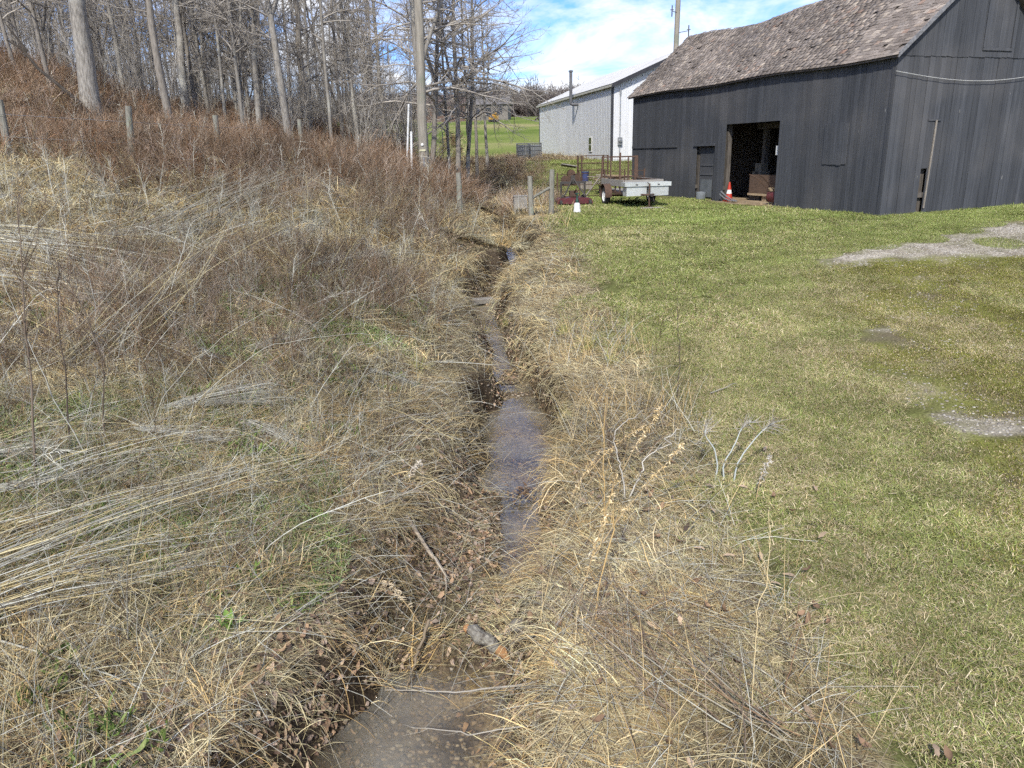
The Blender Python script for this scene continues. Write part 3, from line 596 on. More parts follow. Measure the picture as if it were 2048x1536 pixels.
for (xx, zz, sd) in ((-.3, 7.75, -1), (.65, 6.75, 1)):
    MB().tube([(0.02, -.1, zz - .1), (xx, -.1, zz)], .018, 6).tube([(xx, -.1, zz - .28), (xx, -.1, zz + .28)], .03, 8).tube([(xx - .1, -.1, zz + .06), (xx + .1, -.1, zz + .06)], .02, 6).build('bracket', M_DKMETAL, p2)

# ------------------------------------------------------------------ trailer
tx, ty = 4.62, 28.95
tr = thing('utility_trailer', 'small utility trailer with mesh ramp gate and aluminium boxes parked on the lawn', 'trailer', (tx, ty, ztf(tx, ty)), R(8.5))
fm = MB()
for sx in (-.68, .68): fm.bb(sx - .03, sx + .03, -1.45, 1.45, .42, .5)
for yy in (-1.42, -.5, .45, 1.42): fm.bb(-.65, .65, yy - .03, yy + .03, .425, .495)
for sx in (-.69, .69):
    for yy in (-1.42, -.9, -.3, .9, 1.4): fm.bb(sx - .02, sx + .02, yy - .02, yy + .02, .5, .88)
    fm.bb(sx - .022, sx + .022, -1.45, 1.45, .88, .92)
fm.tube([(-.6, -1.4, .44), (0, -2.25, .44)], .035, 6).tube([(.6, -1.4, .44), (0, -2.25, .44)], .035, 6).tube([(-.9, .25, .32), (.9, .25, .32)], .03, 8)
fm.build('frame', M_RUST, tr); MB().bb(-.64, .64, -1.4, 1.4, .5, .53).build('deck', M_GREYB, tr)
for sx in (-1, 1): MB().bb(sx * .73 - .018, sx * .73 + .018, -1.44, 1.44, .70, .93).build('side_board', M_GREYB, tr)
MB().bb(-.7, .7, -1.49, -1.46, .7, .93).build('front_board', M_GREYB, tr)
for sx in (-1, 1):
    wh = thing('wheel', None, None, (sx * .88, .25, .32)); wh.parent = tr
    MB().lathe([(.20, -.09), (.28, -.10), (.315, -.07), (.32, 0), (.315, .07), (.28, .10), (.20, .09)], 24, 'X').build('tyre', M_TYRE, wh, smooth=True)
    MB().lathe([(.02, -.05), (.05, -.07), (.10, -.05), (.19, -.06), (.205, -.09), (.205, .09), (.19, .06), (.02, .04)], 20, 'X').build('rim', M_WHITE, wh, smooth=True)
    f_ = MB(); a_ = [R(t) for t in range(-12, 193, 12)]
    o_ = [(math.cos(t) * .42, math.sin(t) * .40 + .36) for t in a_]; i_ = [(math.cos(t) * .405, math.sin(t) * .385 + .36) for t in a_]
    vs = []; m_ = len(a_)
    for xx in (sx * .76, sx * 1.02):
        vs += [(xx, .25 + p[0], p[1]) for p in o_] + [(xx, .25 + p[0], p[1]) for p in i_]
    fs = [(k, k + 1, 2 * m_ + k + 1, 2 * m_ + k) for k in range(m_ - 1)] + [(m_ + k, m_ + k + 1, 3 * m_ + k + 1, 3 * m_ + k) for k in range(m_ - 1)] + [(k, k + 1, m_ + k + 1, m_ + k) for k in range(m_ - 1)] + [(2 * m_ + k, 2 * m_ + k + 1, 3 * m_ + k + 1, 3 * m_ + k) for k in range(m_ - 1)]
    f_.add(vs, fs).build('fender', M_RUST, tr)
gt = MB()
for xx in (-.7, -.35, 0, .36): gt.bb(xx - .022, xx + .022, 1.47, 1.51, .5, 1.72)
gt.bb(.60, .74, 1.46, 1.5, .5, 1.74); gt.bb(-.72, .74, 1.47, 1.51, 1.68, 1.73); gt.bb(-.02, .05, 1.455, 1.47, .5, 1.86)
ga = gt.build('ramp_gate', M_RUST, tr); me_ = MB()
for k in range(14): me_.tube([(-.68 + k * .1, 1.49, .55), (-.68 + k * .1, 1.49, 1.68)], .004, 3)
for k in range(9): me_.tube([(-.7, 1.495, .6 + k * .125), (.7, 1.495, .6 + k * .125)], .005, 3)
me_.build('mesh', M_RUST, ga)
for sx, l in ((-.40, 0), (.40, 1)):
    bx = MB().bb(sx - .36, sx + .36, -1.95, -1.5, .40, .72).build('tool_box', M_ALU, tr); lid = MB().bb(sx - .39 - .05 * (l == 0), sx + .39 + .05 * (l == 1), -2.0, -1.49, .723, .86).build('lid', M_ALU, bx)
    MB().bb(sx - .06, sx + .02, -2.02, -1.995, .77, .80).build('latch', M_DKMETAL, bx)
MB().tube([(0, -2.15, .05), (0, -2.15, .82)], .03, 8).tube([(0, -2.15, .8), (-.1, -2.2, .86)], .012, 6).box((0, -2.15, .03), (.2, .2, .02)).build('jack', M_RUST, tr)
MB().tube([(0, -2.2, .44), (0, -2.42, .43)], .045, 8).tube([(0, -2.05, .42), (.08, -2.2, .25), (.2, -2.1, .2), (.2, -1.9, .38)], .012, 5).build('coupler', M_DKMETAL, tr)
pz = (5.0, 26.65); props(MB().box((0, 0, .02), (.78, .14, .045)).build('wooden_plank', M_GREYB, None, (pz[0], pz[1], ztf(*pz)), (0, 0, R(3))), 'pale plank lying on the lawn under the trailer jack', 'plank')

# ------------------------------------------------------------------ mower deck, sprayer
mw = thing('mower_deck', 'faded red tractor mower deck standing in the grass left of the trailer', 'mower', (2.5, 29.3, ztf(2.5, 29.3)), R(4))
MB().prism([(-.66, .10), (-.66, .20), (-.58, .26), (-.2, .29), (.2, .29), (.58, .26), (.66, .20), (.66, .10)], -.42, .42).build('deck', M_RED, mw)
MB().bb(-.68, .68, -.47, -.43, .07, .16).build('front_skirt', M_RED, mw)
for sx in (-.4, 0, .4): MB().lathe([(.02, .38), (.09, .37), (.1, .30), (.1, .285)], 12, c=(sx, .02, 0)).build('spindle_cover', M_DKMETAL, mw, smooth=True)
MB().tube([(-.45, .1, .3), (-.45, .1, .86)], .04, 6).tube([(.45, .1, .3), (.45, .1, .86)], .04, 6).box((0, .1, .82), (1.0, .07, .09)).box((0, .1, .95), (.16, .1, .26)).tube([(0, .1, 1.0), (-.4, -.35, .35)], .03, 6).tube([(0, .1, 1.0), (.4, -.35, .35)], .03, 6).build('hitch_frame', M_DKMETAL, mw)
MB().box((0, -.05, .42), (.3, .3, .2)).tube([(0, -.1, .45), (.05, -.5, .6)], .03, 6).build('gearbox', M_RUST, mw)
for sx in (-.55, .55): MB().lathe([(.02, -.04), (.1, -.045), (.11, 0), (.1, .045), (.02, .04)], 14, 'X', (sx, -.58, .11)).build('gauge_wheel', M_TYRE, mw, smooth=True)
spx = (2.33, 25.8); spz = thing('garden_sprayer', 'white jug shaped garden sprayer with dark green pump standing on the lawn edge', 'sprayer', (*spx, ztf(*spx)))
MB().lathe([(.01, .0), (.125, .0), (.125, .04), (.115, .06), (.105, .24), (.09, .29), (.05, .31)], 18).build('tank', M_WHITE, spz, smooth=True)
MB().lathe([(.055, .30), (.06, .38), (.035, .42), (.03, .52), (.02, .53), (.018, .60), (.0, .60)], 14).box((0, 0, .61), (.14, .03, .03)).build('pump', M_GREENP, spz, smooth=True)

# ------------------------------------------------------------------ clutter between trailer and shed
cg = thing('livestock_cage', 'rusty pipe-framed livestock cage in front of the steel shed', 'cage', (4.25, 38.6, ztf(4.25, 38.6)), R(6))
fm = MB()
for xx in (-.65, .65):
    for yy in (-.5, .5): fm.bb(xx - .035, xx + .035, yy - .035, yy + .035, 0, 1.32)
for zz in (1.3, .95, .62, .3):
    for yy in (-.5, .5): fm.tube([(-.65, yy, zz), (.65, yy, zz)], .018, 6)
    for xx in (-.65, .65): fm.tube([(xx, -.5, zz), (xx, .5, zz)], .018, 6)
fm.build('pipe_frame', M_RUST, cg); me_ = MB()
for k in range(10): me_.tube([(-.6 + k * .13, .5, .05), (-.6 + k * .13, .5, 1.3)], .007, 3)
me_.build('mesh', M_RUST, cg)
bl = thing('blue_bin', 'dark blue plastic bin beside the rusty livestock cage', 'bin', (3.75, 37.2, ztf(3.75, 37.2) + .35)); MB().lathe([(.14, 0), (.17, .4), (.19, .4), (.19, .45), (.17, .45), (.15, .02)], 16).build('tub', M_BLUE, bl, smooth=True)
MB().bb(-.3, .3, -.25, .25, -.36, -.005).build('stand', M_OLDWOOD, bl)
props(MB().box((0, 0, .0), (.75, .9, .04), (R(-6), R(10), 0)).build('sheet_board', M_GREYB, None, (3.05, 38.4, ztf(3.05, 38.4) + .88)), 'grey sheet of board tilted over the red brown heap', 'board')
hp = thing('scrap_heap', 'red brown scrap drum heap under the tilted grey board', 'heap', (3.2, 38.3, ztf(3.2, 38.3))); hp.scale = (.85, .85, .85)
for k, (xx, zz, r_) in enumerate(((-.35, .25, .27), (.2, .3, .3), (-.05, .62, .22))): MB().lathe([(.02, -.4), (r_, -.4), (r_ * 1.03, -.15), (r_, .1), (r_, .38), (.02, .38)], 14, 'Y', (xx, 0, zz)).build('drum', M_RUST, hp, smooth=True)
lp = thing('slab_wood_pile', 'stack of grey slab wood behind the trailer gate', 'woodpile', (4.95, 35.2, ztf(4.95, 35.2)), R(8))
rl = random.Random(4)
for k in range(26):
    zz = .4 + .055 * (k // 3) + rl.uniform(0, .03)
    MB().box((rl.uniform(-.35, .35), rl.uniform(-.4, .4), zz), (rl.uniform(1.1, 1.9), rl.uniform(.12, .22), .035), (rl.uniform(-.05, .05), rl.uniform(-.06, .06), rl.uniform(-.35, .35))).build('slab', M_OLDWOOD if k % 3 else M_PLANK, lp)
MB().bb(-.7, -.5, -.4, .4, 0, .38).bb(.5, .7, -.4, .4, 0, .38).build('bearer', M_OLDWOOD, lp)
def panel_fence(xa, ya, xb, yb, h, l, rails=5, posts=3):
    p = thing('stock_panel', l, 'fence panel', (xa, ya, 0)); m_ = MB()
    for i in range(posts):
        t = i / (posts - 1); xx, yy = (xb - xa) * t, (yb - ya) * t; z = ztf(xa + xx, ya + yy); MB().box((xx, yy, z + h / 2), (.06, .06, h + .1)).build('post', M_RUST, p)
    za, zb = ztf(xa, ya), ztf(xb, yb)
    for k in range(rails): m_.tube([(0, 0, za + .12 + k * (h - .15) / (rails - 1)), (xb - xa, yb - ya, zb + .12 + k * (h - .15) / (rails - 1))], .014, 5)
    nv = int(math.hypot(xb - xa, yb - ya) / .25)
    for k in range(nv + 1):
        t = k / nv; m_.tube([((xb - xa) * t, (yb - ya) * t, za + (zb - za) * t + .1), ((xb - xa) * t, (yb - ya) * t, za + (zb - za) * t + h)], .007, 3)
    m_.build('grid', M_RUST, p)
panel_fence(2.1, 32.4, 4.0, 32.9, 1.05, 'rusty wire stock panel fence standing behind the red mower deck')
panel_fence(4.15, 33.0, 5.9, 33.4, 1.1, 'rusty wire stock panel fence behind the trailer ramp gate')
props(MB().tube([(0, 0, .05), (.75, .3, .95)], .03, 5).build('leaning_pole', M_OLDWOOD, None, (3.0, 30.9, ztf(3.0, 30.9)), (0, 0, 0)), 'pale pole leaning between the mower deck and the trailer', 'pole')
for k, (xx, yy, l) in enumerate(((1.05, 50, 'left caged plastic liquid tote at the corner of the steel shed'), (1.85, 50.4, 'right caged plastic liquid tote at the corner of the steel shed'))):
    t_ = thing('liquid_tote', l, 'tote', (xx, yy, ztf(xx, yy)), R(5), 'totes by the shed'); MB().bb(-.34, .34, -.34, .34, .14, .9).build('tank', M_TOTE, t_); MB().bb(-.38, .38, -.38, .38, 0, .13).build('pallet', M_OLDWOOD, t_); m_ = MB()
    for i in range(6):
        o = -.36 + .144 * i
        for s_ in (-.37, .37): m_.tube([(o, s_, .13), (o, s_, .98)], .014, 4).tube([(s_, o, .13), (s_, o, .98)], .014, 4)
    for zz in (.3, .55, .8, .98):
        for s_ in (-.37, .37): m_.tube([(-.37, s_, zz), (.37, s_, zz)], .018, 4).tube([(s_, -.37, zz), (s_, .37, zz)], .018, 4)
    m_.build('cage', M_STEEL, t_)
bx_ = thing('weathered_box', 'grey weathered wooden board box half hidden in weeds by the creek posts', 'box', (.45, 26.4, ztf(.45, 26.4)), R(5))
MB().bb(-.22, .22, -.03, 0, .12, .52).build('front_panel', M_GREYB, bx_); MB().bb(-.24, .24, -.05, .4, .523, .55).build('top', M_GREYB, bx_); MB().bb(-.22, -.19, .002, .38, .0, .52).bb(.19, .22, .002, .38, 0, .52).build('side_panel', M_GREYB, bx_)

# ------------------------------------------------------------------ fence posts
def post(xx, yy, h, lean, r, l, g=None, m_=M_POST):
    z = ztf(xx, yy); rp_ = random.Random(int(xx * 100) + 31)
    pts = [(0, 0, -.3)] + [(lean[0] * t + rp_.uniform(-.008, .008), lean[1] * t, h * t) for t in (.25, .5, .75, 1)]
    o = MB().tube(pts, [r * 1.05, r * 1.04, r, r * .97, r * .94], 10).build('fence_post', m_, None, (xx, yy, z), (0, 0, rp_.random() * 6), True); return props(o, l, 'fence post', g)
post(-1.33, 21.4, 1.32, (.0, 0), .075, 'single round fence post on the left bank of the creek')
post(.75, 24.6, 1.25, (-.1, 0), .085, 'left one of the two posts braced beside the creek')
post(1.42, 25.2, 1.42, (-.05, 0), .09, 'right one of the two posts braced beside the creek')
post(-13.0, 20.6, 1.45, (-.06, 0), .09, 'fence post at the far left edge among red brown brush')
post(-10.3, 21.6, 1.5, (-.16, .0), .09, 'leaning fence post with a broken flat top on the left slope')
post(-8.75, 24.0, 1.45, (-.03, 0), .085, 'mossy fence post right of the leaning one on the slope')
post(-7.15, 27.6, 1.4, (0, 0), .085, 'fence post before the pale trunks in the middle of the slope')
props(MB().tube([(.75, 24.62, ztf(.75, 24.6) + .55), (1.38, 25.18, ztf(1.42, 25.2) + .85)], .045, 7).build('brace_rail', M_POST), 'grey brace pole between the two creek posts', 'rail')
for k, hh in enumerate((.55, 1.1)):
    pts = []
    for (xa, ya), (xb, yb) in zip([(-16.5, 19.8), (-13.0, 20.6), (-10.35, 21.6), (-8.75, 24.0), (-7.15, 27.6)][:-1], [(-13.0, 20.6), (-10.35, 21.6), (-8.75, 24.0), (-7.15, 27.6)]):
        for t in (0, .33, .66): xx, yy = xa + (xb - xa) * t, ya + (yb - ya) * t; pts.append((xx, yy - .1, ztf(xa, ya) * (1 - t) + ztf(xb, yb) * t + hh))
    props(MB().tube(pts, .006, 3).build('fence_wire', M_STEEL), ('lower' if k == 0 else 'upper') + ' strand of wire along the fence posts on the left slope', 'wire')

# ------------------------------------------------------------------ numpy strand builders
def norm(v): return v / np.maximum(np.linalg.norm(v, axis=-1, keepdims=True), 1e-9)
def tubes(P, r, sides=3, col=None):
    """P (n,k,3) polylines, r (n,k) radii -> V,F,colour"""
    n_, k, _ = P.shape; T = np.empty_like(P); T[:, 1:-1] = P[:, 2:] - P[:, :-2]; T[:, 0] = P[:, 1] - P[:, 0]; T[:, -1] = P[:, -1] - P[:, -2]; T = norm(T)
    up = np.where(np.abs(T[..., 2:3]) < .9, np.array([0, 0, 1.]), np.array([1., 0, 0])); A = norm(np.cross(T, up)); B = np.cross(T, A)
    ang = 2 * np.pi * np.arange(sides) / sides
    V = P[:, :, None, :] + r[:, :, None, None] * (A[:, :, None, :] * np.cos(ang)[None, None, :, None] + B[:, :, None, :] * np.sin(ang)[None, None, :, None])
    idx = np.arange(n_ * k * sides).reshape(n_, k, sides); nxt = np.roll(idx, -1, axis=2)
    F = np.stack([idx[:, :-1], nxt[:, :-1], nxt[:, 1:], idx[:, 1:]], -1).reshape(-1, 4)
    C_ = None if col is None else np.repeat(col[:, None, :], k * sides, 1).reshape(-1, 3)
    return V.reshape(-1, 3), F, C_
def ribbons(P, wdt, side, col=None):
    """P (n,k,3), wdt (n,k), side (n,3) -> thin blades"""
    n_, k, _ = P.shape; V = np.stack([P - side[:, None, :] * wdt[..., None] / 2, P + side[:, None, :] * wdt[..., None] / 2], 2)
    idx = np.arange(n_ * k * 2).reshape(n_, k, 2); F = np.stack([idx[:, :-1, 0], idx[:, :-1, 1], idx[:, 1:, 1], idx[:, 1:, 0]], -1).reshape(-1, 4)
    return V.reshape(-1, 3), F, None if col is None else np.repeat(col[:, None, :], k * 2, 1).reshape(-1, 3)
def join(parts):
    V, F, C_ = [], [], []; b0 = 0
    for v, f, c_ in parts:
        V.append(v); F.append(f + b0); b0 += len(v); C_.append(c_ if c_ is not None else np.full((len(v), 3), .2))
    return np.concatenate(V), np.concatenate(F), np.concatenate(C_)
def strands(r_, n_, R_, lmin, lmax, bias, up, droop, segs=4, wob=.15, zmin=.004, base=None, spread=1.0):
    """growing polylines: bias = mean horizontal lean (x,y), up = initial rise, droop = sag per unit length"""
    if base is None:
        a = r_.random(n_) * 2 * np.pi; q = np.sqrt(r_.random(n_)) * R_; base = np.stack([q * np.cos(a), q * np.sin(a), np.zeros(n_)], 1)
    L_ = r_.uniform(lmin, lmax, n_); a = r_.random(n_) * 2 * np.pi; hz = r_.random(n_) ** .7 * spread
    D = norm(np.stack([hz * np.cos(a) + bias[0], hz * np.sin(a) + bias[1], np.full(n_, up) * r_.uniform(.5, 1.2, n_)], 1))
    P = np.empty((n_, segs + 1, 3)); P[:, 0] = base; st = (L_ / segs)[:, None]; dr = droop * r_.uniform(.5, 1.5, n_)
    for k in range(segs):
        D = norm(D + r_.normal(0, wob, (n_, 3)) * np.array([1, 1, .5]) - np.array([0, 0, 1.]) * (dr / segs)[:, None])
        P[:, k + 1] = P[:, k] + D * st
        low = P[:, k + 1, 2] < zmin; P[low, k + 1, 2] = zmin + r_.random(low.sum()) * .02; D[low, 2] = np.abs(D[low, 2]) * .05
    return P, L_
def pick(r_, n_, cols, var=.18):
    c_ = np.array(cols)[r_.integers(0, len(cols), n_)]; return np.clip(c_ * (1 + r_.normal(0, var, (n_, 1))), .005, .9)

def strandmat(name, trans=.25, rough=.8):
    m, n, L, b = newmat(name); n.remove(b); out = [x for x in n if x.type == 'OUTPUT_MATERIAL'][0]
    a = n.new('ShaderNodeAttribute'); a.attribute_name = 'Col'
    t = n.new('ShaderNodeAttribute'); t.attribute_type = 'INSTANCER'; t.attribute_name = 'tint'
    mu = n.new('ShaderNodeMix'); mu.data_type = 'RGBA'; mu.blend_type = 'MULTIPLY'; mu.inputs['Factor'].default_value = 1; L(a.outputs['Color'], mu.inputs['A']); L(t.outputs['Color'], mu.inputs['B'])
    d = n.new('ShaderNodeBsdfDiffuse'); L(mu.outputs['Result'], d.inputs['Color'])
    if trans > 0:
        tr_ = n.new('ShaderNodeBsdfTranslucent'); L(mu.outputs['Result'], tr_.inputs['Color']); ms = n.new('ShaderNodeMixShader'); ms.inputs[0].default_value = trans; L(d.outputs[0], ms.inputs[1]); L(tr_.outputs[0], ms.inputs[2]); L(ms.outputs[0], out.inputs[0])
    else: L(d.outputs[0], out.inputs[0])
    return m
M_BLADE = strandmat('grass_blade', 0); M_STEM = strandmat('dry_stem', 0)
M_BLADE1 = None

def plainstrand(name, trans=.2):
    """same as strandmat but for single objects: colour straight from the vertex colours"""
    m, n, L, b = newmat(name); a = n.new('ShaderNodeAttribute'); a.attribute_name = 'Col'; L(a.outputs['Color'], b.inputs['Base Color']); b.inputs['Roughness'].default_value = .85; b.inputs['Specular IOR Level'].default_value = .15; return m
M_PSTEM = plainstrand('plain_stem')

def scatter(name, label, cat, protos, x, y, rz=None, scl=None, tint=None, tilt=1.0, dz=0., lean=0., seed=1):
    r_ = np.random.default_rng(seed); x = np.asarray(x, float); y = np.asarray(y, float); n_ = len(x)
    if rz is None: rz = r_.random(n_) * 2 * np.pi
    if scl is None: scl = r_.uniform(.8, 1.25, n_)
    if tint is None: tint = np.ones((n_, 3))
    z = zt(x, y) + dz; gx_, gy_ = grad(x, y); cs, sn = np.cos(rz), np.sin(rz)
    ry = -np.arctan(gx_ * cs + gy_ * sn) * tilt + r_.normal(0, lean, n_); rx = np.arctan(-gx_ * sn + gy_ * cs) * tilt + r_.normal(0, lean, n_)
    me = bpy.data.meshes.new(name); me.vertices.add(n_); me.vertices.foreach_set('co', np.stack([x, y, z], 1).astype(np.float32).ravel())
    def attr(nm, ty, data, key):
        a = me.attributes.new(nm, ty, 'POINT'); a.data.foreach_set(key, np.ascontiguousarray(data).ravel())
    attr('rot', 'FLOAT_VECTOR', np.stack([rx, ry, rz], 1).astype(np.float32), 'vector'); attr('scl', 'FLOAT', scl.astype(np.float32), 'value')
    attr('pidx', 'INT', r_.integers(0, len(protos), n_).astype(np.int32), 'value')
    tc_ = np.ones((n_, 4), np.float32); tc_[:, :3] = tint; attr('tint', 'FLOAT_COLOR', tc_, 'color')
    pc = bpy.data.collections.new(name + '_kinds')
    for i, p in enumerate(protos):
        po = bpy.data.objects.new('%s_kind_%02d' % (name, i), p); pc.objects.link(po)
    o = link(name, me); props(o, label, cat, kind='stuff')
    g = bpy.data.node_groups.new(name, 'GeometryNodeTree')
    g.interface.new_socket('Geometry', in_out='INPUT', socket_type='NodeSocketGeometry'); g.interface.new_socket('Geometry', in_out='OUTPUT', socket_type='NodeSocketGeometry')
    n = g.nodes; L = g.links.new; gi = n.new('NodeGroupInput'); go = n.new('NodeGroupOutput'); ip = n.new('GeometryNodeInstanceOnPoints'); ci = n.new('GeometryNodeCollectionInfo')
    ci.inputs['Collection'].default_value = pc; ci.inputs['Separate Children'].default_value = True; ci.inputs['Reset Children'].default_value = True
    def na(nm, ty):
        q = n.new('GeometryNodeInputNamedAttribute'); q.data_type = ty; q.inputs['Name'].default_value = nm; return q.outputs['Attribute']
    L(gi.outputs[0], ip.inputs['Points']); L(ci.outputs[0], ip.inputs['Instance']); ip.inputs['Pick Instance'].default_value = True
    L(na('pidx', 'INT'), ip.inputs['Instance Index']); L(na('rot', 'FLOAT_VECTOR'), ip.inputs['Rotation']); L(na('scl', 'FLOAT'), ip.inputs['Scale']); L(ip.outputs[0], go.inputs[0])
    md = o.modifiers.new('scatter', 'NODES'); md.node_group = g
    return o
def wedge(r_, n_, y0, y1, side=0, pad=2.2, k=.74):
    """random points on the ground the picture can see, plus a margin"""
    y = np.sqrt(r_.uniform(y0 * y0, y1 * y1, n_)); h = k * y + pad
    x = r_.uniform(-1, 1, n_) * h
    return x, y
def area(y0, y1, pad=2.2, k=.74): return k * (y1 * y1 - y0 * y0) + 2 * pad * (y1 - y0)
def fill(r_, dens, y0, y1, keep, pad=1.5):
    n_ = int(dens * area(y0, y1, pad)); x, y = wedge(r_, n_, y0, y1, pad=pad); p = keep(x, y); k = r_.random(n_) < p; return x[k], y[k]
def cat_(*a): return tuple(np.concatenate(q) for q in zip(*a))
def barn_clear(x, y, m=.0):
    a = R(19.1); lx = (x - 10.69) * math.cos(a) + (y - 22.03) * math.sin(a); ly = -(x - 10.69) * math.sin(a) + (y - 22.03) * math.cos(a)
    return 1. - ((lx > -m) & (lx < 6) & (ly > -m) & (ly < 15))
def shed_clear(x, y):
    a = R(10.3); lx = (x - 5.9) * math.cos(a) + (y - 44) * math.sin(a); ly = -(x - 5.9) * math.sin(a) + (y - 44) * math.cos(a)
    return 1. - ((lx > -.1) & (lx < 9.5) & (ly > -.1) & (ly < 18.4))

# ------------------------------------------------------------------ bare trees
def make_tree(seed, H, r0, h0, nb, blen, upang, droop, fork=0, nsub=7, ntw=6, thick=1.0, sweep=None, hmax=None):
    """returns trunk mesh, crown mesh"""
    r_ = np.random.default_rng(seed); k = 12; t = np.linspace(0, 1, k)
    wob = np.cumsum(r_.normal(0, .055, (k, 2)), 0) * (H / 14); wob -= wob[0]
    if sweep is not None: wob += np.outer(t ** 1.2, sweep)
    TP = np.stack([wob[:, 0], wob[:, 1], t * H - .3], 1); TR = r0 * (1 - .82 * t ** .9); TR[0] *= 1.35
    trunks = [(TP, TR)]
    for f in range(fork):
        i0 = r_.integers(2, 5); a = r_.random() * 6.28; kk = k - i0; s = np.linspace(0, 1, kk)
        fp = TP[i0] + np.stack([np.cos(a) * s ** .8 * H * .22 + np.cumsum(r_.normal(0, .06, kk)), np.sin(a) * s ** .8 * H * .22 + np.cumsum(r_.normal(0, .06, kk)), s * (H - TP[i0, 2]) * r_.uniform(.75, .95)], 1); fp[0] = TP[i0]
        trunks.append((fp, TR[i0] * .72 * (1 - .8 * s)))
    tv = []
    for P, rr in trunks: tv.append(tubes(P[None], rr[None], 9))
    V, F, _ = join(tv); tm = mesh_np('trunk', V, F, None, True)
    # limbs
    B, BR = [], []
    for (P, rr) in trunks:
        m_ = nb if P is TP else nb // 2; hs = np.sort(r_.uniform(h0, hmax or .97 * H, m_)); zz = P[:, 2]
        for h in hs:
            if h < zz[0] or h > zz[-1]: continue
            p0 = np.array([np.interp(h, zz, P[:, j]) for j in range(3)]); rad = np.interp(h, zz, rr); fr_ = (h - h0) / (H - h0)
            L_ = blen * (1 - .62 * fr_) * r_.uniform(.55, 1.15); a = r_.random() * 6.28; el = upang + r_.normal(0, .22) + .5 * fr_
            d = np.array([math.cos(a) * math.cos(el), math.sin(a) * math.cos(el), math.sin(el)]); pts = [p0]; q = p0.copy()
            for s in range(7):
                d = norm(d + r_.normal(0, .13, 3) + np.array([0, 0, -droop if s < 5 else droop * .8])); q = q + d * L_ / 7; pts.append(q.copy())
            B.append(pts); BR.append(np.linspace(min(rad * .55, .0105 * L_ + .010), .007, 8))
    B = np.array(B); BR = np.array(BR); parts = [tubes(B, BR * thick, 5)]
    def sub(Pa, ra, num, frac, el_, segs, rmin, sides, drp):
        n0 = len(Pa); k0 = Pa.shape[1]; tt = r_.uniform(.18, 1.0, (n0, num)); f = tt * (k0 - 1); i = np.minimum(f.astype(int), k0 - 2); u = (f - i)[..., None]
        ar = np.arange(n0)[:, None]; p0 = Pa[ar, i] * (1 - u) + Pa[ar, i + 1] * u; dd = norm(Pa[ar, i + 1] - Pa[ar, i]); rad = ra[ar, i]
        Lp = np.linalg.norm(np.diff(Pa, axis=1), axis=2).sum(1)[:, None]; L_ = Lp * frac * (1.15 - .7 * tt) * r_.uniform(.5, 1.3, (n0, num))
        d = norm(dd * .75 + r_.normal(0, .6, (n0, num, 3)) + np.array([0, 0, el_])); p0 = p0.reshape(-1, 3); d = d.reshape(-1, 3); L_ = L_.reshape(-1); rad = rad.reshape(-1)
        P = np.empty((len(p0), segs + 1, 3)); P[:, 0] = p0
        for s in range(segs):
            d = norm(d + r_.normal(0, .16, d.shape) + np.array([0, 0, drp])); P[:, s + 1] = P[:, s] + d * (L_ / segs)[:, None]
        rs_ = np.linspace(1, .35, segs + 1)[None] * np.maximum(np.minimum(rad * .6, .008 * L_ + rmin), rmin)[:, None]
        return P, rs_
    S, SR_ = sub(B, BR, nsub, .45, .12, 5, .007, 4, -.02); parts.append(tubes(S, SR_ * thick, 3))
    T, TR_ = sub(S, SR_, ntw, .5, .15, 3, .0048, 3, .06); parts.append(tubes(T, TR_ * thick, 3))
    V, F, _ = join(parts); cm = mesh_np('crown', V, F, None, True)
    return tm, cm
FOREST = [make_tree(100 + i, 12.5 + i * .4, .17, 2.6 + .4 * i, 32, 2.7, .55, .03, fork=i % 2, nsub=8, ntw=9) for i in range(5)]
EDGE = [make_tree(200 + i, 11.5, .16, 2.9, 24, 4.3, .30, .075, fork=1, nsub=8, ntw=8, hmax=9.5) for i in range(3)]
def tree(px, py, s, wd, rot, lean, kind, label, bark=None, group=None, hz=None):
    src = (EDGE if kind >= 10 else FOREST)[kind % 10]; z = ztf(px, py)
    t_ = thing('bare_tree', label, 'tree', (px, py, z), 0, group); t_.rotation_euler = (lean[1], lean[0], rot)
    for nm, me, mm in (('trunk', src[0], bark or M_BARK), ('crown', src[1], M_TWIG)):
        o = bpy.data.objects.new(nm, me); COL.objects.link(o); o.parent = t_
        if not me.materials: me.materials.append(mm)
        o.material_slots[0].link = 'OBJECT'; o.material_slots[0].material = mm
        o.scale = (s * wd * .78, s * wd * .78, s) if nm == 'trunk' else (s, s, s)
    return t_
def at_(px, yd):
    """x on the ground for a column of the photograph at depth yd"""
    return (px - 1024) / 1500 * (yd * .956 + .0)
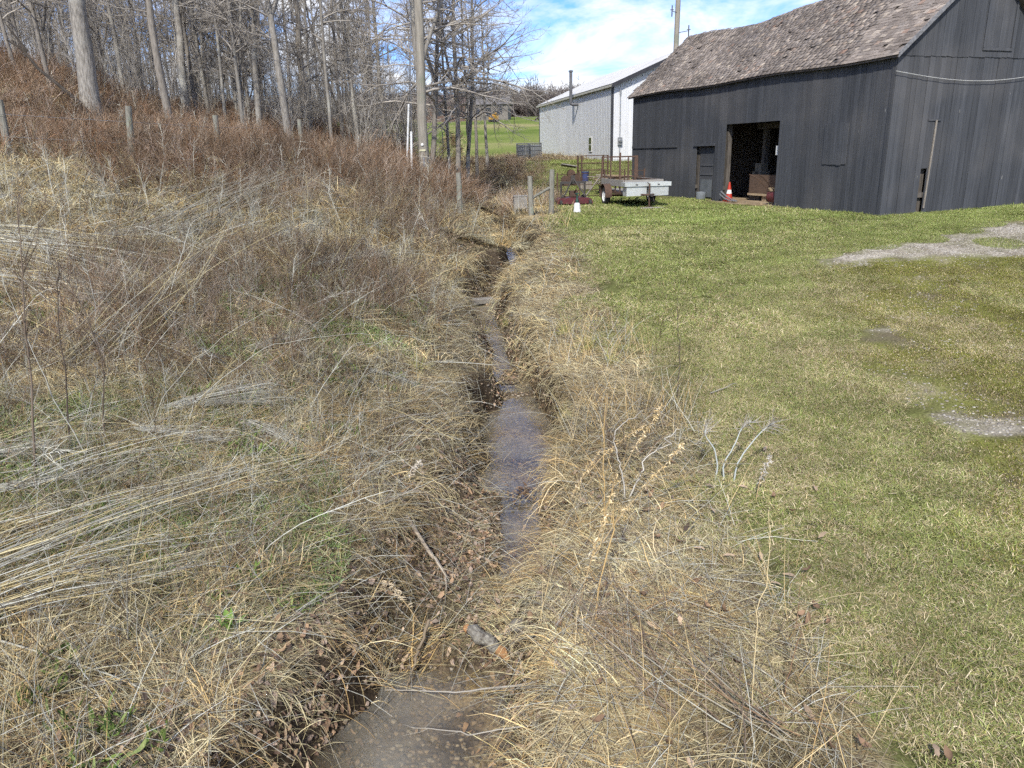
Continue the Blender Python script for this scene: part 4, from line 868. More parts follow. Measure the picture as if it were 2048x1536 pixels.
TL = [ # column, depth, size, width, lean x, kind, bark, label
 (82, 29, .8, .75, -.10, 0, 1, 'slim dark trunk leaning left at the far left skyline'),
 (142, 28.5, .85, .85, -.07, 1, 1, 'dark forked tree between the leftmost slim trunk and the big grey trunk'),
 (217, 27, 1.1, 2.35, -.03, 2, 0, 'thickest grey trunk in the wood, upper left'),
 (365, 28, 1.0, 1.15, .06, 3, 1, 'dark trunk right of the thickest grey one, leaning slightly right'),
 (402, 33, 1.05, 1.35, 0, 4, 0, 'pale grey trunk close behind the leaning dark one'),
 (506, 29, .95, .62, -.06, 1, 0, 'slender pale whitish trunk with side branches, left of centre wood'),
 (540, 31, 1.0, 1.0, -.02, 2, 0, 'grey trunk just right of the slender pale one'),
 (595, 29, 1.0, 1.15, -.03, 3, 0, 'light barked trunk above the fourth slope fence post'),
 (634, 35, 1.05, 1.25, 0, 0, 1, 'dark straight trunk standing deeper behind the light barked one'),
 (676, 31, .95, .62, -.02, 4, 0, 'thin straight trunk in the middle of the wood'),
 (700, 36, 1.0, .8, .03, 1, 1, 'thin dark trunk in the middle of the wood, farther back'),
 (732, 33, .95, .8, -.05, 2, 0, 'crooked trunk left of the guy wire guards'),
 (758, 38, 1.0, .7, .14, 3, 1, 'dark leaning tree behind the guy wire guards'),
 (783, 34, 1.0, .8, 0, 4, 0, 'straight grey trunk just left of the longer guy wire guard'),
 (860, 28.5, 1.0, 1.25, .05, 10, 0, 'grey spreading tree right behind the utility pole'),
 (872, 30.5, 1.0, 1.0, .10, 11, 1, 'dark trunk right of the utility pole leaning right'),
 (910, 32, .95, .6, 0, 0, 0, 'thin upright trunk in the clump right of the utility pole'),
 (926, 31.5, 1.05, .95, .05, 12, 1, 'tree whose long drooping branches reach out towards the shed'),
 (940, 34, 1.0, .8, .10, 1, 0, 'trunk leaning right at the right end of the clump'),
 (965, 40, .95, .85, 0, 11, 1, 'low forked dark trunk on the pasture edge, right of the clump'),
 (985, 43, .9, .85, .03, 12, 0, 'rightmost small bare tree on the pasture edge before the shed'),
]
for i, (px_, yd, s, wd, ln, kd, bk_, lb) in enumerate(TL):
    tree(at_(px_, yd), yd, s, wd, (i * 1.7) % 6.28 if kd != 12 else .4 + i, (ln, 0), kd, lb, (M_BARK, M_BARKD)[bk_])
rt = random.Random(21)
nb_ = 0
while nb_ < 130:
    yd = rt.uniform(32, 70); px_ = rt.uniform(-140, 880) if rt.random() < .55 else rt.uniform(-140, 560)
    if yd > 52 and px_ > 700: continue
    bk_ = rt.randrange(2); zn = 'the thickest grey trunk' if px_ < 300 else ('the fence posts on the slope' if px_ < 640 else 'the guy wires and utility pole')
    lb = 'thin %s bare tree deep in the wood, behind %s' % (('pale grey', 'dark brown')[bk_], zn)
    tree(at_(px_, yd), yd, rt.uniform(.75, 1.05), rt.uniform(.45, .95), rt.random() * 6.28, (rt.gauss(0, .04), rt.gauss(0, .03)), rt.randrange(5), lb, (M_BARK, M_BARKD)[bk_], 'thin trees deep in the wood'); nb_ += 1
# fallen dark limb against the big trunk
props(MB().tube([(-1.75, -.3, 2.5), (-1.35, -.2, 2.2), (-1.0, -.2, 1.65), (-.5, -.1, 1.15), (.1, 0, .55)], [.025, .04, .045, .055, .06], 7).tube([(-1.2, -.25, 2.15), (-1.6, -.4, 2.9)], [.05, .02], 6).build('fallen_limb', mat('dark_dead_wood', (.075, .062, .05), (.04, .034, .028), scale=6), None, (at_(190, 26.4), 26.4, ztf(at_(190, 26.4), 26.4) + .2), (0, 0, 0), True), 'dark broken limb leaning against the thickest grey trunk', 'limb')

# ------------------------------------------------------------------ far hill: wood, buildings, machine, cattle
def far_tree(seed):
    r_ = np.random.default_rng(seed); P, L_ = strands(r_, 26, .5, 4, 8.5, (0, 0), 1.6, .1, 4, .2, spread=.7); base = tubes(P, np.linspace(.10, .03, 5)[None] * np.ones((26, 1)), 3, pick(r_, 26, [(.15, .13, .115), (.12, .105, .095)]))
    b0 = P[:, 1:].reshape(-1, 3); b0 = np.repeat(b0, 3, 0); T, _ = strands(r_, len(b0), 0, .8, 2.2, (0, 0), .7, .1, 2, .3, base=b0, spread=1, zmin=-9)
    V, F, C_ = join([base, tubes(T, np.linspace(.05, .02, 3)[None] * np.ones((len(b0), 1)), 3, pick(r_, len(b0), [(.17, .15, .135), (.13, .115, .105), (.20, .178, .16)]))])
    return mesh_np('far_tree', V, F, M_STEM, False, C_)
FT = [far_tree(300 + i) for i in range(4)]
r1 = np.random.default_rng(31)
xf = r1.uniform(-330, 330, 9000); yf = r1.uniform(215, 520, 9000); kf = (r1.random(9000) < hillwood_mask(xf, yf) * .55) & (np.abs(xf) < .8 * yf)
tf = np.repeat(1 + .25 * (r1.random((kf.sum(), 1)) - .5), 3, 1) * np.array([1, .97, .98])
scatter('hill_wood', 'leafless grey brown wood covering the far hill', 'woodland', FT, xf[kf], yf[kf], None, r1.uniform(.8, 1.35, kf.sum()), tf, tilt=0, seed=2)
def house(xx, yy, wd, dp, h, rh, mw_, mr_, l, rz):
    z = ztf(xx, yy); t_ = thing('farm_building', l, 'building', (xx, yy, z), rz)
    MB().bb(-wd / 2, wd / 2, -dp / 2, dp / 2, -1, h).prism([(-wd / 2, h), (wd / 2, h), (wd / 2, h + .001), (-wd / 2, h + .001)], -.1, .1).build('wall', mw_, t_)
    MB().add([(-wd / 2 - .4, -dp / 2 - .5, h - .1), (wd / 2 + .4, -dp / 2 - .5, h - .1), (wd / 2 + .4, 0, h + rh), (-wd / 2 - .4, 0, h + rh), (wd / 2 + .4, dp / 2 + .5, h - .1), (-wd / 2 - .4, dp / 2 + .5, h - .1)], [(0, 1, 2, 3), (3, 2, 4, 5), (0, 3, 5), (1, 4, 2), (0, 5, 4, 1)]).build('roof', mr_, t_)
    for k in range(3): MB().bb(-wd * .32 + k * wd * .3 - .6, -wd * .32 + k * wd * .3 + .6, -dp / 2 - .06, -dp / 2 - .01, h * .3, h * .75).build('window', M_GLASSD, t_)
M_BRICK = mat('far_brown_wall', (.17, .10, .075), (.12, .08, .06), scale=1)
house(-15, 186, 11, 8, 3.6, 2.2, M_BRICK, mat('far_roof', (.12, .085, .075)), 'low brown farm building on the pasture seen through the tree clump', R(4))
house(-3.5, 192, 9, 7, 3.4, 2.0, mat('far_grey_wall', (.22, .2, .18)), mat('far_roof_grey', (.17, .16, .155)), 'small grey farm building on the pasture behind the tree clump', R(-6))
ex = thing('excavator', 'small orange yellow digger far off on the green pasture', 'excavator', (-2.7, 172, ztf(-2.7, 172)), R(60)); ex.scale = (.6, .6, .6)
MB().bb(-1.5, 1.5, -1.1, -.6, 0, .8).bb(-1.5, 1.5, .6, 1.1, 0, .8).build('track', M_DKMETAL, ex); MB().bb(-1.3, 1.2, -1, 1, .85, 1.9).build('body', M_YEL, ex); MB().bb(-.2, .9, -.9, .1, 1.95, 2.9).build('cab', M_YEL, ex)
MB().tube([(1.2, .4, 1.5), (2.9, .4, 3.2), (4.2, .4, 2.4), (4.2, .4, .9)], [.22, .2, .17, .12], 6).build('arm', M_YEL, ex); MB().box((4.1, .4, .6), (.6, .8, .6)).build('bucket', M_DKMETAL, ex)
def cow(xx, yy, rz, l):
    z = ztf(xx, yy); c_ = thing('cow', l, 'cow', (xx, yy, z), rz, 'cattle on the pasture')
    body = MB(); body.tube([(-1.0, 0, 1.15), (-.85, 0, 1.08), (-.3, 0, .98), (.4, 0, .95), (.8, 0, 1.05), (1.05, 0, 1.2), (1.3, 0, 1.1), (1.6, 0, .8), (1.75, 0, .62)], [.2, .36, .42, .43, .38, .25, .17, .15, .08], 12)
    for sx in (-.75, .72):
        for sy in (-.2, .2): body.tube([(sx, sy, .95), (sx + .04 * (1 if sx > 0 else -1), sy, .5), (sx - .02, sy, .02)], [.15, .075, .06], 7)
    body.tube([(-1.1, 0, 1.2), (-1.2, 0, .9), (-1.18, 0, .5)], [.04, .03, .04], 5).build('body', M_COW, c_, smooth=True)
cow(7.2, 150, R(170), 'black cow grazing at the left beside the top corner of the shed'); cow(9.4, 152, R(10), 'black cow half behind the corner of the shed')

# ------------------------------------------------------------------ grasses, weeds, litter (stuff), scattered on the ground
TAN = [(.48, .405, .225), (.57, .495, .295), (.39, .315, .165), (.285, .22, .118), (.53, .475, .305), (.45, .42, .285)]
STRAW = [(.62, .465, .235), (.53, .37, .165), (.67, .54, .305), (.42, .285, .13), (.58, .47, .28)]
GREY = [(.44, .43, .365), (.58, .57, .49), (.36, .345, .285), (.29, .27, .22)]
BROWN = [(.20, .145, .098), (.13, .095, .068), (.26, .195, .135), (.31, .25, .185), (.225, .138, .082)]
GREEN = [(.125, .18, .05), (.165, .22, .065), (.10, .145, .04), (.20, .24, .09)]
def tuft(seed, n_, R_, l0, l1, bias, up, droop, w0, cols, segs=4, wob=.12, spread=1.0, var=.2):
    r_ = np.random.default_rng(seed); P, L_ = strands(r_, n_, R_, l0, l1, bias, up, droop, segs, wob, spread=spread)
    a = r_.random(n_) * 6.28; side = np.stack([np.cos(a), np.sin(a), r_.normal(0, .3, n_)], 1); side = norm(side)
    wd = np.linspace(1, .15, segs + 1)[None] ** .7 * (w0 * (.6 + 1.3 * r_.random(n_) ** 2.5))[:, None]
    return ribbons(P, wd, side, pick(r_, n_, cols, var))
def stemset(seed, n_, R_, l0, l1, bias, up, droop, r0, cols, segs=5, wob=.06, spread=.4, twigs=0, tl=.25, var=.15, tipstart=.45):
    r_ = np.random.default_rng(seed); P, L_ = strands(r_, n_, R_, l0, l1, bias, up, droop, segs, wob, spread=spread)
    cl = pick(r_, n_, cols, var); out = [tubes(P, np.linspace(1, .4, segs + 1)[None] * (r0 * r_.uniform(.6, 1.3, n_))[:, None], 3, cl)]
    if twigs:
        t = r_.uniform(tipstart, 1, (n_, twigs)); f = t * segs; i = np.minimum(f.astype(int), segs - 1); u = (f - i)[..., None]; ar = np.arange(n_)[:, None]
        b0 = (P[ar, i] * (1 - u) + P[ar, i + 1] * u).reshape(-1, 3); dd = norm(P[ar, i + 1] - P[ar, i]).reshape(-1, 3)
        d = norm(dd + r_.normal(0, .45, dd.shape)); Lt = tl * r_.uniform(.4, 1.2, len(b0)); T = np.empty((len(b0), 4, 3)); T[:, 0] = b0
        for k in range(3): d = norm(d + r_.normal(0, .2, d.shape)); T[:, k + 1] = T[:, k] + d * (Lt / 3)[:, None]
        out.append(tubes(T, np.linspace(.55, .25, 4)[None] * np.full((len(b0), 1), r0), 3, np.repeat(cl, twigs, 0)))
    return out
def mk(name, parts, m_):
    V, F, C_ = join(parts if isinstance(parts, list) else [parts]); return mesh_np(name, V, F, m_, False, C_)
def leaf_shape(r_, L_, wd):
    """curled oak-like leaf: 2 x 5 strip with a folded midrib and a wavy edge"""
    xs = np.linspace(0, 1, 6); wv = np.array([.08, .55, .8, 1.0, .7, .06]) * wd * (1 + r_.normal(0, .18, 6)); curl = r_.uniform(-1.2, 1.6); fold = r_.uniform(.1, .7); V = []
    for x_, w_ in zip(xs, wv):
        z_ = curl * (x_ - .5) ** 2 * L_; V += [(x_ * L_ - L_ / 2, -w_ / 2, z_ + fold * w_ / 2), (x_ * L_ - L_ / 2, 0, z_), (x_ * L_ - L_ / 2, w_ / 2, z_ + fold * w_ / 2 + r_.normal(0, .004))]
    F = []
    for k in range(5):
        for c_ in (0, 1): F.append((3 * k + c_, 3 * k + c_ + 1, 3 * k + c_ + 4, 3 * k + c_ + 3))
    return np.array(V), np.array(F)
LEAFC = [(.25, .16, .10), (.33, .22, .135), (.17, .11, .075), (.42, .31, .21), (.105, .075, .058), (.29, .22, .17)]
def litter(seed, n_, R_):
    r_ = np.random.default_rng(seed); out = []
    for k in range(n_):
        V, F = leaf_shape(r_, r_.uniform(.045, .10), r_.uniform(.02, .05)); e = np.array(Euler((r_.normal(0, .5), r_.normal(0, .5), r_.random() * 6.28)).to_matrix()); a = r_.random() * 6.28; q = math.sqrt(r_.random()) * R_
        out.append((V @ e.T + np.array([q * math.cos(a), q * math.sin(a), r_.uniform(.01, .05)]), F, np.repeat(pick(r_, 1, LEAFC, .2), len(V), 0)))
    return mk('litter', out, M_BLADE)
def green_weed(seed):
    r_ = np.random.default_rng(seed); out = []
    for k in range(14):
        V, F = leaf_shape(r_, r_.uniform(.07, .15), r_.uniform(.014, .028)); V[:, 0] += r_.uniform(.05, .09); e = np.array(Euler((r_.normal(0, .2), -r_.uniform(.2, 1.2), r_.random() * 6.28)).to_matrix())
        out.append((V @ e.T + np.array([r_.normal(0, .05), r_.normal(0, .05), .01]), F, np.repeat(pick(r_, 1, GREEN, .2), len(V), 0)))
    return mk('green_weed', out, M_BLADE)


# ---- fast height lookup on the ground mesh itself
def zg(x, y):
    i = np.clip(np.searchsorted(XS, x) - 1, 0, len(XS) - 2); j = np.clip(np.searchsorted(YS, y) - 1, 0, len(YS) - 2)
    u = (x - XS[i]) / (XS[i + 1] - XS[i]); v = (y - YS[j]) / (YS[j + 1] - YS[j])
    return (GZ[i, j] * (1 - u) + GZ[i + 1, j] * u) * (1 - v) + (GZ[i, j + 1] * (1 - u) + GZ[i + 1, j + 1] * u) * v
def drape(r_, x, y, th, L_, up, droop, segs, wob, eps=.006):
    """blades rooted on the ground that bend over and lie on it"""
    n_ = len(x); P = np.empty((n_, segs + 1, 3)); P[:, 0] = np.stack([x, y, zg(x, y)], 1)
    D = norm(np.stack([np.cos(th), np.sin(th), up * r_.uniform(.4, 1.3, n_)], 1)); st = (L_ / segs)[:, None]; dr = droop * r_.uniform(.5, 1.5, n_) / segs
    for k in range(segs):
        D = norm(D + r_.normal(0, wob, (n_, 3)) * np.array([1, 1, .6]) - np.array([0, 0, 1.]) * dr[:, None]); q = P[:, k] + D * st
        g = zg(q[:, 0], q[:, 1]) + eps + r_.random(n_) * .025; low = q[:, 2] < g; q[low, 2] = g[low]; P[:, k + 1] = q
        D[low] = norm(q[low] - P[low, k])
    return P
def blades(P, w0, cols, r_):
    n_ = len(P); a = r_.random(n_) * 6.28; side = norm(np.stack([np.cos(a), np.sin(a), r_.normal(0, .3, n_)], 1)); k = P.shape[1]
    return ribbons(P, np.linspace(1, .2, k)[None] ** .7 * w0[:, None], side, cols)
def stuff(name, label, cat, parts, m_): return props(link(name, mk(name, parts, m_)), label, cat, kind='stuff')
M_GRASS = plainstrand('dead_grass_blade')

rv = np.random.default_rng(77)
def tintn(x, y, f=.5, lo=.7, hi=1.25, seed=VN2):
    v = seed.fbm(x, y, f, 3); v = np.clip((v - .3) / .4, 0, 1); return np.repeat((lo + (hi - lo) * v)[:, None], 3, 1)
def cdist(x, y): return x - cxf(y)
def edge_d(x, y): return x - np.interp(y, EY, EX)
def dry_land(x, y): return zg(x, y) > wzf(y) + .025
def corridor(dens, y0, y1, left=-1.9, right=.35):
    n_ = int(dens * (y1 - y0) * 5); y = rv.uniform(y0, y1, n_); x = cxf(y) + rv.uniform(-2.4, 2.6, n_)
    k = (cdist(x, y) > left) & (edge_d(x, y) < right) & dry_land(x, y); return x[k], y[k]
def steep(x, y): return sstep(.55, 1.1, np.hypot(zg(x + .06, y) - zg(x - .06, y), zg(x, y + .06) - zg(x, y - .06)) / .12)
def flowdir(x, y):
    """which way the lodged grass lies: over the bank towards the water, wandering farther out"""
    d = cdist(x, y); tow = np.where(d > 0, np.pi, 0.) - .35 * np.sign(d); w_ = (VN.fbm(x, y, .55, 2) - .5) * 7
    return tow + w_ * np.clip(np.abs(d) / 2.2, .12, 1)

# ---- matted thatch and lodged tussocks of both banks, laid blade by blade over the ground
parts = []
for dens, y0, y1, wd in ((3600, 2.0, 6.5, .0042), (2600, 6.5, 11, .0048), (1500, 11, 17, .0065), (600, 17, 25, .011), (260, 25, 36, .018)):
    x, y = corridor(dens, y0, y1); k = rv.random(len(x)) < (1 - .7 * bed_mask(x, y)) * (1 - .6 * lawn_mask(x, y)) * (1 - .8 * steep(x, y)); x, y = x[k], y[k]; n_ = len(x)
    P = drape(rv, x, y, flowdir(x, y) + rv.normal(0, 1.5, n_), rv.uniform(.10, .34, n_) * (1 + (y0 > 16) * .5), .35, .8, 3 if y0 < 17 else 2, .2)
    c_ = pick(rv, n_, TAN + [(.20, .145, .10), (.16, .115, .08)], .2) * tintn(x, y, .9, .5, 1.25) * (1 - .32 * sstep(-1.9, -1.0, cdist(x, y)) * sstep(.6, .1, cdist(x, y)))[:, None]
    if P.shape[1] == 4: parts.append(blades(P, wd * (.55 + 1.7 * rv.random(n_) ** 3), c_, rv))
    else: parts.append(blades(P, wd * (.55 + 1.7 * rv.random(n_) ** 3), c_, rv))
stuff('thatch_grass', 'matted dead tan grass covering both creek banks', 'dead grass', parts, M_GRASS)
parts = []; partsl = []
for dens, nb_, y0, y1, wd, rad in ((34, 36, 2.0, 7, .005, .09), (26, 32, 7, 12, .0058, .11), (16, 28, 12, 18, .007, .14), (8, 22, 18, 26, .012, .18), (4, 20, 26, 36, .018, .25)):
    x, y = corridor(dens, y0, y1, -1.9, .1); d = cdist(x, y); lean_r = (d > 0)
    k = rv.random(len(x)) < (1 - .9 * bed_mask(x, y)) * np.where(lean_r, 1., .75 * sstep(.38, .55, VN.fbm(x + 7, y, .7, 3))); x, y = x[k], y[k]; m_ = len(x)
    th = flowdir(x, y) + rv.normal(0, .35, m_); c0 = pick(rv, m_, STRAW + TAN[:2], .12) * tintn(x, y, .8, .6, 1.2); hgt = rv.uniform(.22, .5, m_)
    X = np.repeat(x, nb_) + rv.normal(0, rad, m_ * nb_); Y = np.repeat(y, nb_) + rv.normal(0, rad, m_ * nb_); n_ = len(X)
    P = drape(rv, X, Y, np.repeat(th, nb_) + rv.normal(0, .38, n_), np.repeat(hgt, nb_) * rv.uniform(.6, 1.25, n_), 1.15, 1.9, 4, .16)
    c_ = np.repeat(c0, nb_, 0) * (1 + rv.normal(0, .22, (n_, 1))); c_ = np.clip(c_, .03, .8); bl_ = blades(P, wd * (.55 + 1.7 * rv.random(n_) ** 3), c_, rv)
    parts.append(bl_)
stuff('bank_tussock_grass', 'long straw coloured grass lodged in tussocks over the creek banks', 'dead grass', parts, M_GRASS)
# upright straw stems on the right bank
x, y = corridor(60, 2.0, 12, .35, .3); x2, y2 = corridor(30, 12, 34, .2, .2); x = np.r_[x, x2]; y = np.r_[y, y2]; k = rv.random(len(x)) < sstep(.42, .6, VN3.fbm(x, y, .7, 2)); x, y = x[k], y[k]; n_ = len(x)
P = drape(rv, x, y, rv.random(n_) * 6.28, rv.uniform(.35, .8, n_), 3.2, .45, 4, .07); stuff('standing_straw', 'upright pale straws standing along the right bank', 'dead grass', [tubes(P, np.linspace(1, .35, 5)[None] * (.0022 * rv.uniform(.7, 1.4, n_) * (1 + .06 * y))[:, None], 3, pick(rv, n_, STRAW + BROWN[3:4] + GREY[:2], .15))], M_GRASS)
# loose straws
x, y = corridor(150, 2.0, 9, -1.9, .2); x2, y2 = corridor(50, 9, 18, -1.9, 0); x = np.r_[x, x2]; y = np.r_[y, y2]; n_ = len(x)
P = drape(rv, x, y, rv.random(n_) * 6.28, rv.uniform(.2, .75, n_), .35, .5, 4, .05, .03); stuff('loose_straws', 'loose broken straws strewn over the creek banks', 'straw', [tubes(P, np.linspace(1, .5, 5)[None] * (.0022 * rv.uniform(.7, 1.5, n_))[:, None], 3, pick(rv, n_, GREY + TAN[:2] + BROWN[:2], .15))], M_GRASS)
# leaf litter, each leaf lying on the ground it fell on
def leaves_at(x, y, r_, l0=.03, l1=.07, lift=.012):
    out = []; gx_, gy_ = (zg(x + .06, y) - zg(x - .06, y)) / .12, (zg(x, y + .06) - zg(x, y - .06)) / .12; z = zg(x, y)
    lib = [leaf_shape(r_, 1.0, r_.uniform(.38, .65)) for _ in range(12)]; F0 = lib[0][1]; n_ = len(x); V = np.empty((n_, 18, 3)); s_ = r_.uniform(l0, l1, n_); rz = r_.random(n_) * 6.28; tx_, ty_ = r_.normal(0, .35, n_), r_.normal(0, .35, n_); ki = r_.integers(0, 12, n_)
    lv = np.array([q[0] for q in lib])[ki] * s_[:, None, None]; cs, sn = np.cos(rz)[:, None], np.sin(rz)[:, None]
    X, Y, Z = lv[..., 0] * cs - lv[..., 1] * sn, lv[..., 0] * sn + lv[..., 1] * cs, lv[..., 2]
    Z = Z + X * (np.clip(gx_, -.7, .7) + tx_)[:, None] + Y * (np.clip(gy_, -.7, .7) + ty_)[:, None]
    V[..., 0] = X + x[:, None]; V[..., 1] = Y + y[:, None]; V[..., 2] = Z + (z + lift + r_.random(n_) * .03)[:, None]
    F = (F0[None] + (np.arange(n_) * 18)[:, None, None]).reshape(-1, 4); c_ = np.repeat(pick(r_, n_, LEAFC, .22), 18, 0)
    return V.reshape(-1, 3), F, c_
n_ = 95000; y = rv.uniform(2.2, 19, n_); d = rv.uniform(-2.6, 1.1, n_); x = cxf(y) + d
nearbed = np.clip(bed_mask(x, y) * 1.0 + sstep(-2.4, -1.0, d) * sstep(.4, .0, d) * (.14 + .62 * sstep(8.4, 5.4, y)) + .05 * sstep(9, 5, y), 0, 1) * np.where(y < 8.5, 1, .3) * (.25 + .75 * sstep(.38, .56, VN.fbm(x, y, 1.3, 2)))
k = (rv.random(n_) < nearbed * .62 * np.where(zg(x, y) > wzf(y) - .01, 1, .12)); x, y = x[k], y[k]
stuff('leaf_litter', 'brown fallen leaves drifted in the creek bed and on its banks', 'leaves', [leaves_at(x, y, rv)], M_GRASS)
LEAFM = []
for i in range(6):
    V, F = leaf_shape(rv, rv.uniform(.07, .11), rv.uniform(.035, .06)); LEAFM.append(mesh_np('fallen_leaf', V, F, mat('fallen_leaf_%d' % i, LEAFC[i], tuple(q * .7 for q in LEAFC[i]), scale=20, bump=0, objvar=.3)))
n_ = 0
while n_ < 230:
    yy = float(rv.uniform(2.6, 8.0)); dd = float(rv.normal(-.7, .9)) if n_ % 3 else float(rv.uniform(.6, 3.2)); xx = float(cxf(yy)) + dd
    zz = float(zg(np.array([xx]), np.array([yy]))[0])
    if zz < float(wzf(yy)) + .03: continue
    link('fallen_leaf', LEAFM[n_ % 6], None, ground, (xx, yy, zz + .05 + .03 * float(rv.random())), (float(rv.normal(0, .4)), float(rv.normal(0, .4)), float(rv.random() * 6.28))); n_ += 1
# pebbles of the shoal and the gravel of the drive
def stones_at(x, y, r_, s0, s1, cols, sink=.3):
    n_ = len(x); s_ = r_.uniform(s0, s1, n_) ** 1.0; V = cosx[None] * r_.uniform(.65, 1.25, (n_, 8, 3)) * s_[:, None, None] * np.array([1.25, 1, .7]); rz = r_.random(n_) * 6.28; cs, sn = np.cos(rz)[:, None], np.sin(rz)[:, None]
    W_ = np.stack([V[..., 0] * cs - V[..., 1] * sn + x[:, None], V[..., 0] * sn + V[..., 1] * cs + y[:, None], V[..., 2] + (zg(x, y) + s_ * sink * .5)[:, None]], -1)
    F = (np.array(fq)[None] + (np.arange(n_) * 8)[:, None, None]).reshape(-1, 4); return W_.reshape(-1, 3), F, np.repeat(pick(r_, n_, cols, .15), 8, 0)
n_ = 40000; y = rv.uniform(3, 19, n_); x = cxf(y) + rv.uniform(-1.2, .8, n_); k = rv.random(n_) < bed_mask(x, y) * .5; x, y = x[k], y[k]
stuff('creek_pebbles', 'small brown pebbles on the creek bed and gravel shoal', 'pebbles', [stones_at(x, y, rv, .008, .034, [(.20, .15, .10), (.27, .21, .145), (.13, .105, .08), (.31, .27, .215), (.16, .12, .08)], 0.)], M_GRASS)
n_ = 170000; y = np.sqrt(rv.uniform(9, 520, n_)); x = rv.uniform(2.5, .8 * y + 2); k = (rv.random(n_) < np.maximum(gravel_mask(x, y) ** 1.2 * .75, .10 * moss_mask(x, y) * (VN2.fbm(x, y, .9, 3) > .5))) ; x, y = x[k], y[k]
stuff('drive_gravel', 'pale limestone gravel showing through on the drive', 'gravel', [stones_at(x, y, rv, .008, .03, [(.34, .31, .26), (.27, .24, .195), (.42, .39, .335), (.21, .185, .15)], .0)], M_GRASS)

# ---- tiles: larger prototype patches set out on a jittered grid so they hardly overlap
def tiles(s_, y0, y1, keep, pad=1.6, k_=.74):
    xs = np.arange(-k_ * y1 - pad, k_ * y1 + pad, s_); ys = np.arange(y0, y1, s_); X, Y = np.meshgrid(xs, ys); X = X.ravel() + rv.uniform(-.2, .2, X.size) * s_; Y = Y.ravel() + rv.uniform(-.2, .2, Y.size) * s_
    k = (np.abs(X) < k_ * Y + pad) & (rv.random(X.size) < keep(X, Y)); return X[k], Y[k]
def inst(name, label, cat, protos, xy, scl=(.92, 1.1), tint=None, tilt=1., dz=0., lean=0., seed=1, rz=None):
    x, y = xy; return scatter(name, label, cat, protos, x, y, rz, rv.uniform(scl[0], scl[1], len(x)), tint if tint is not None else tintn(x, y, .6, .8, 1.15), tilt, dz, lean, seed)
def tilemat(name, f, lo, hi, lawn=False):
    m, n, L, b = newmat(name); n.remove(b); out = [q for q in n if q.type == 'OUTPUT_MATERIAL'][0]
    a = n.new('ShaderNodeAttribute'); a.attribute_name = 'Col'; t = n.new('ShaderNodeAttribute'); t.attribute_type = 'INSTANCER'; t.attribute_name = 'tint'
    g = n.new('ShaderNodeNewGeometry'); z = n.new('ShaderNodeTexNoise'); z.inputs['Scale'].default_value = f; z.inputs['Detail'].default_value = 3; L(g.outputs['Position'], z.inputs['Vector'])
    r = n.new('ShaderNodeMapRange'); r.inputs[1].default_value = .32; r.inputs[2].default_value = .68; r.inputs[3].default_value = lo; r.inputs[4].default_value = hi; L(z.outputs['Fac'], r.inputs[0])
    def mul(p, q):
        m_ = n.new('ShaderNodeMix'); m_.data_type = 'RGBA'; m_.blend_type = 'MULTIPLY'; m_.inputs['Factor'].default_value = 1; L(p, m_.inputs['A']); L(q, m_.inputs['B']); return m_.outputs['Result']
    base = a.outputs['Color']
    c_ = mul(mul(base, t.outputs['Color']), r.outputs[0]); d = n.new('ShaderNodeBsdfDiffuse'); L(c_, d.inputs['Color']); L(d.outputs[0], out.inputs[0]); return m
M_TLAWN = tilemat('lawn_blade', 1.6, .78, 1.22); M_TDEAD = tilemat('slope_blade', .9, .6, 1.25); M_TBRUSH = tilemat('brush_twig', .35, .65, 1.35)
LG = [(.195, .245, .08), (.24, .29, .11), (.16, .205, .065), (.295, .33, .15), (.245, .265, .09)]
MG = [(.175, .20, .045), (.22, .235, .055), (.135, .155, .04), (.24, .235, .08), (.20, .16, .09)]
LT = [(.40, .34, .215), (.50, .44, .30), (.30, .24, .145), (.56, .50, .37), (.34, .31, .16)]
def lawn_tile(seed, n_, R_, h0, h1, w0, dry, cols=LG):
    m_ = int(n_ * dry); return mk('lawn_tile', [tuft(seed, n_ - m_, R_, h0, h1, (0, 0), .75, .9, w0, cols, 2, .2), tuft(seed + 1, m_, R_, h0, h1 * 1.1, (0, 0), .45, .9, w0, LT, 2, .25)], M_TLAWN)
LV = (.15, .28, .42, .56, .70, .84)
P_L1 = [lawn_tile(4000 + 10 * i, 7000, .66, .03, .085, .005, v) for i, v in enumerate(LV)]
P_L2 = [lawn_tile(4100 + 10 * i, 5000, .98, .04, .10, .010, v) for i, v in enumerate(LV)]
P_L3 = [lawn_tile(4200 + 10 * i, 6500, 1.65, .04, .10, .014, v) for i, v in enumerate(LV)]
P_MOSS = [lawn_tile(4300 + 10 * i, 3800, .66, .012, .035, .007, v * .6, MG) for i, v in enumerate(LV)]
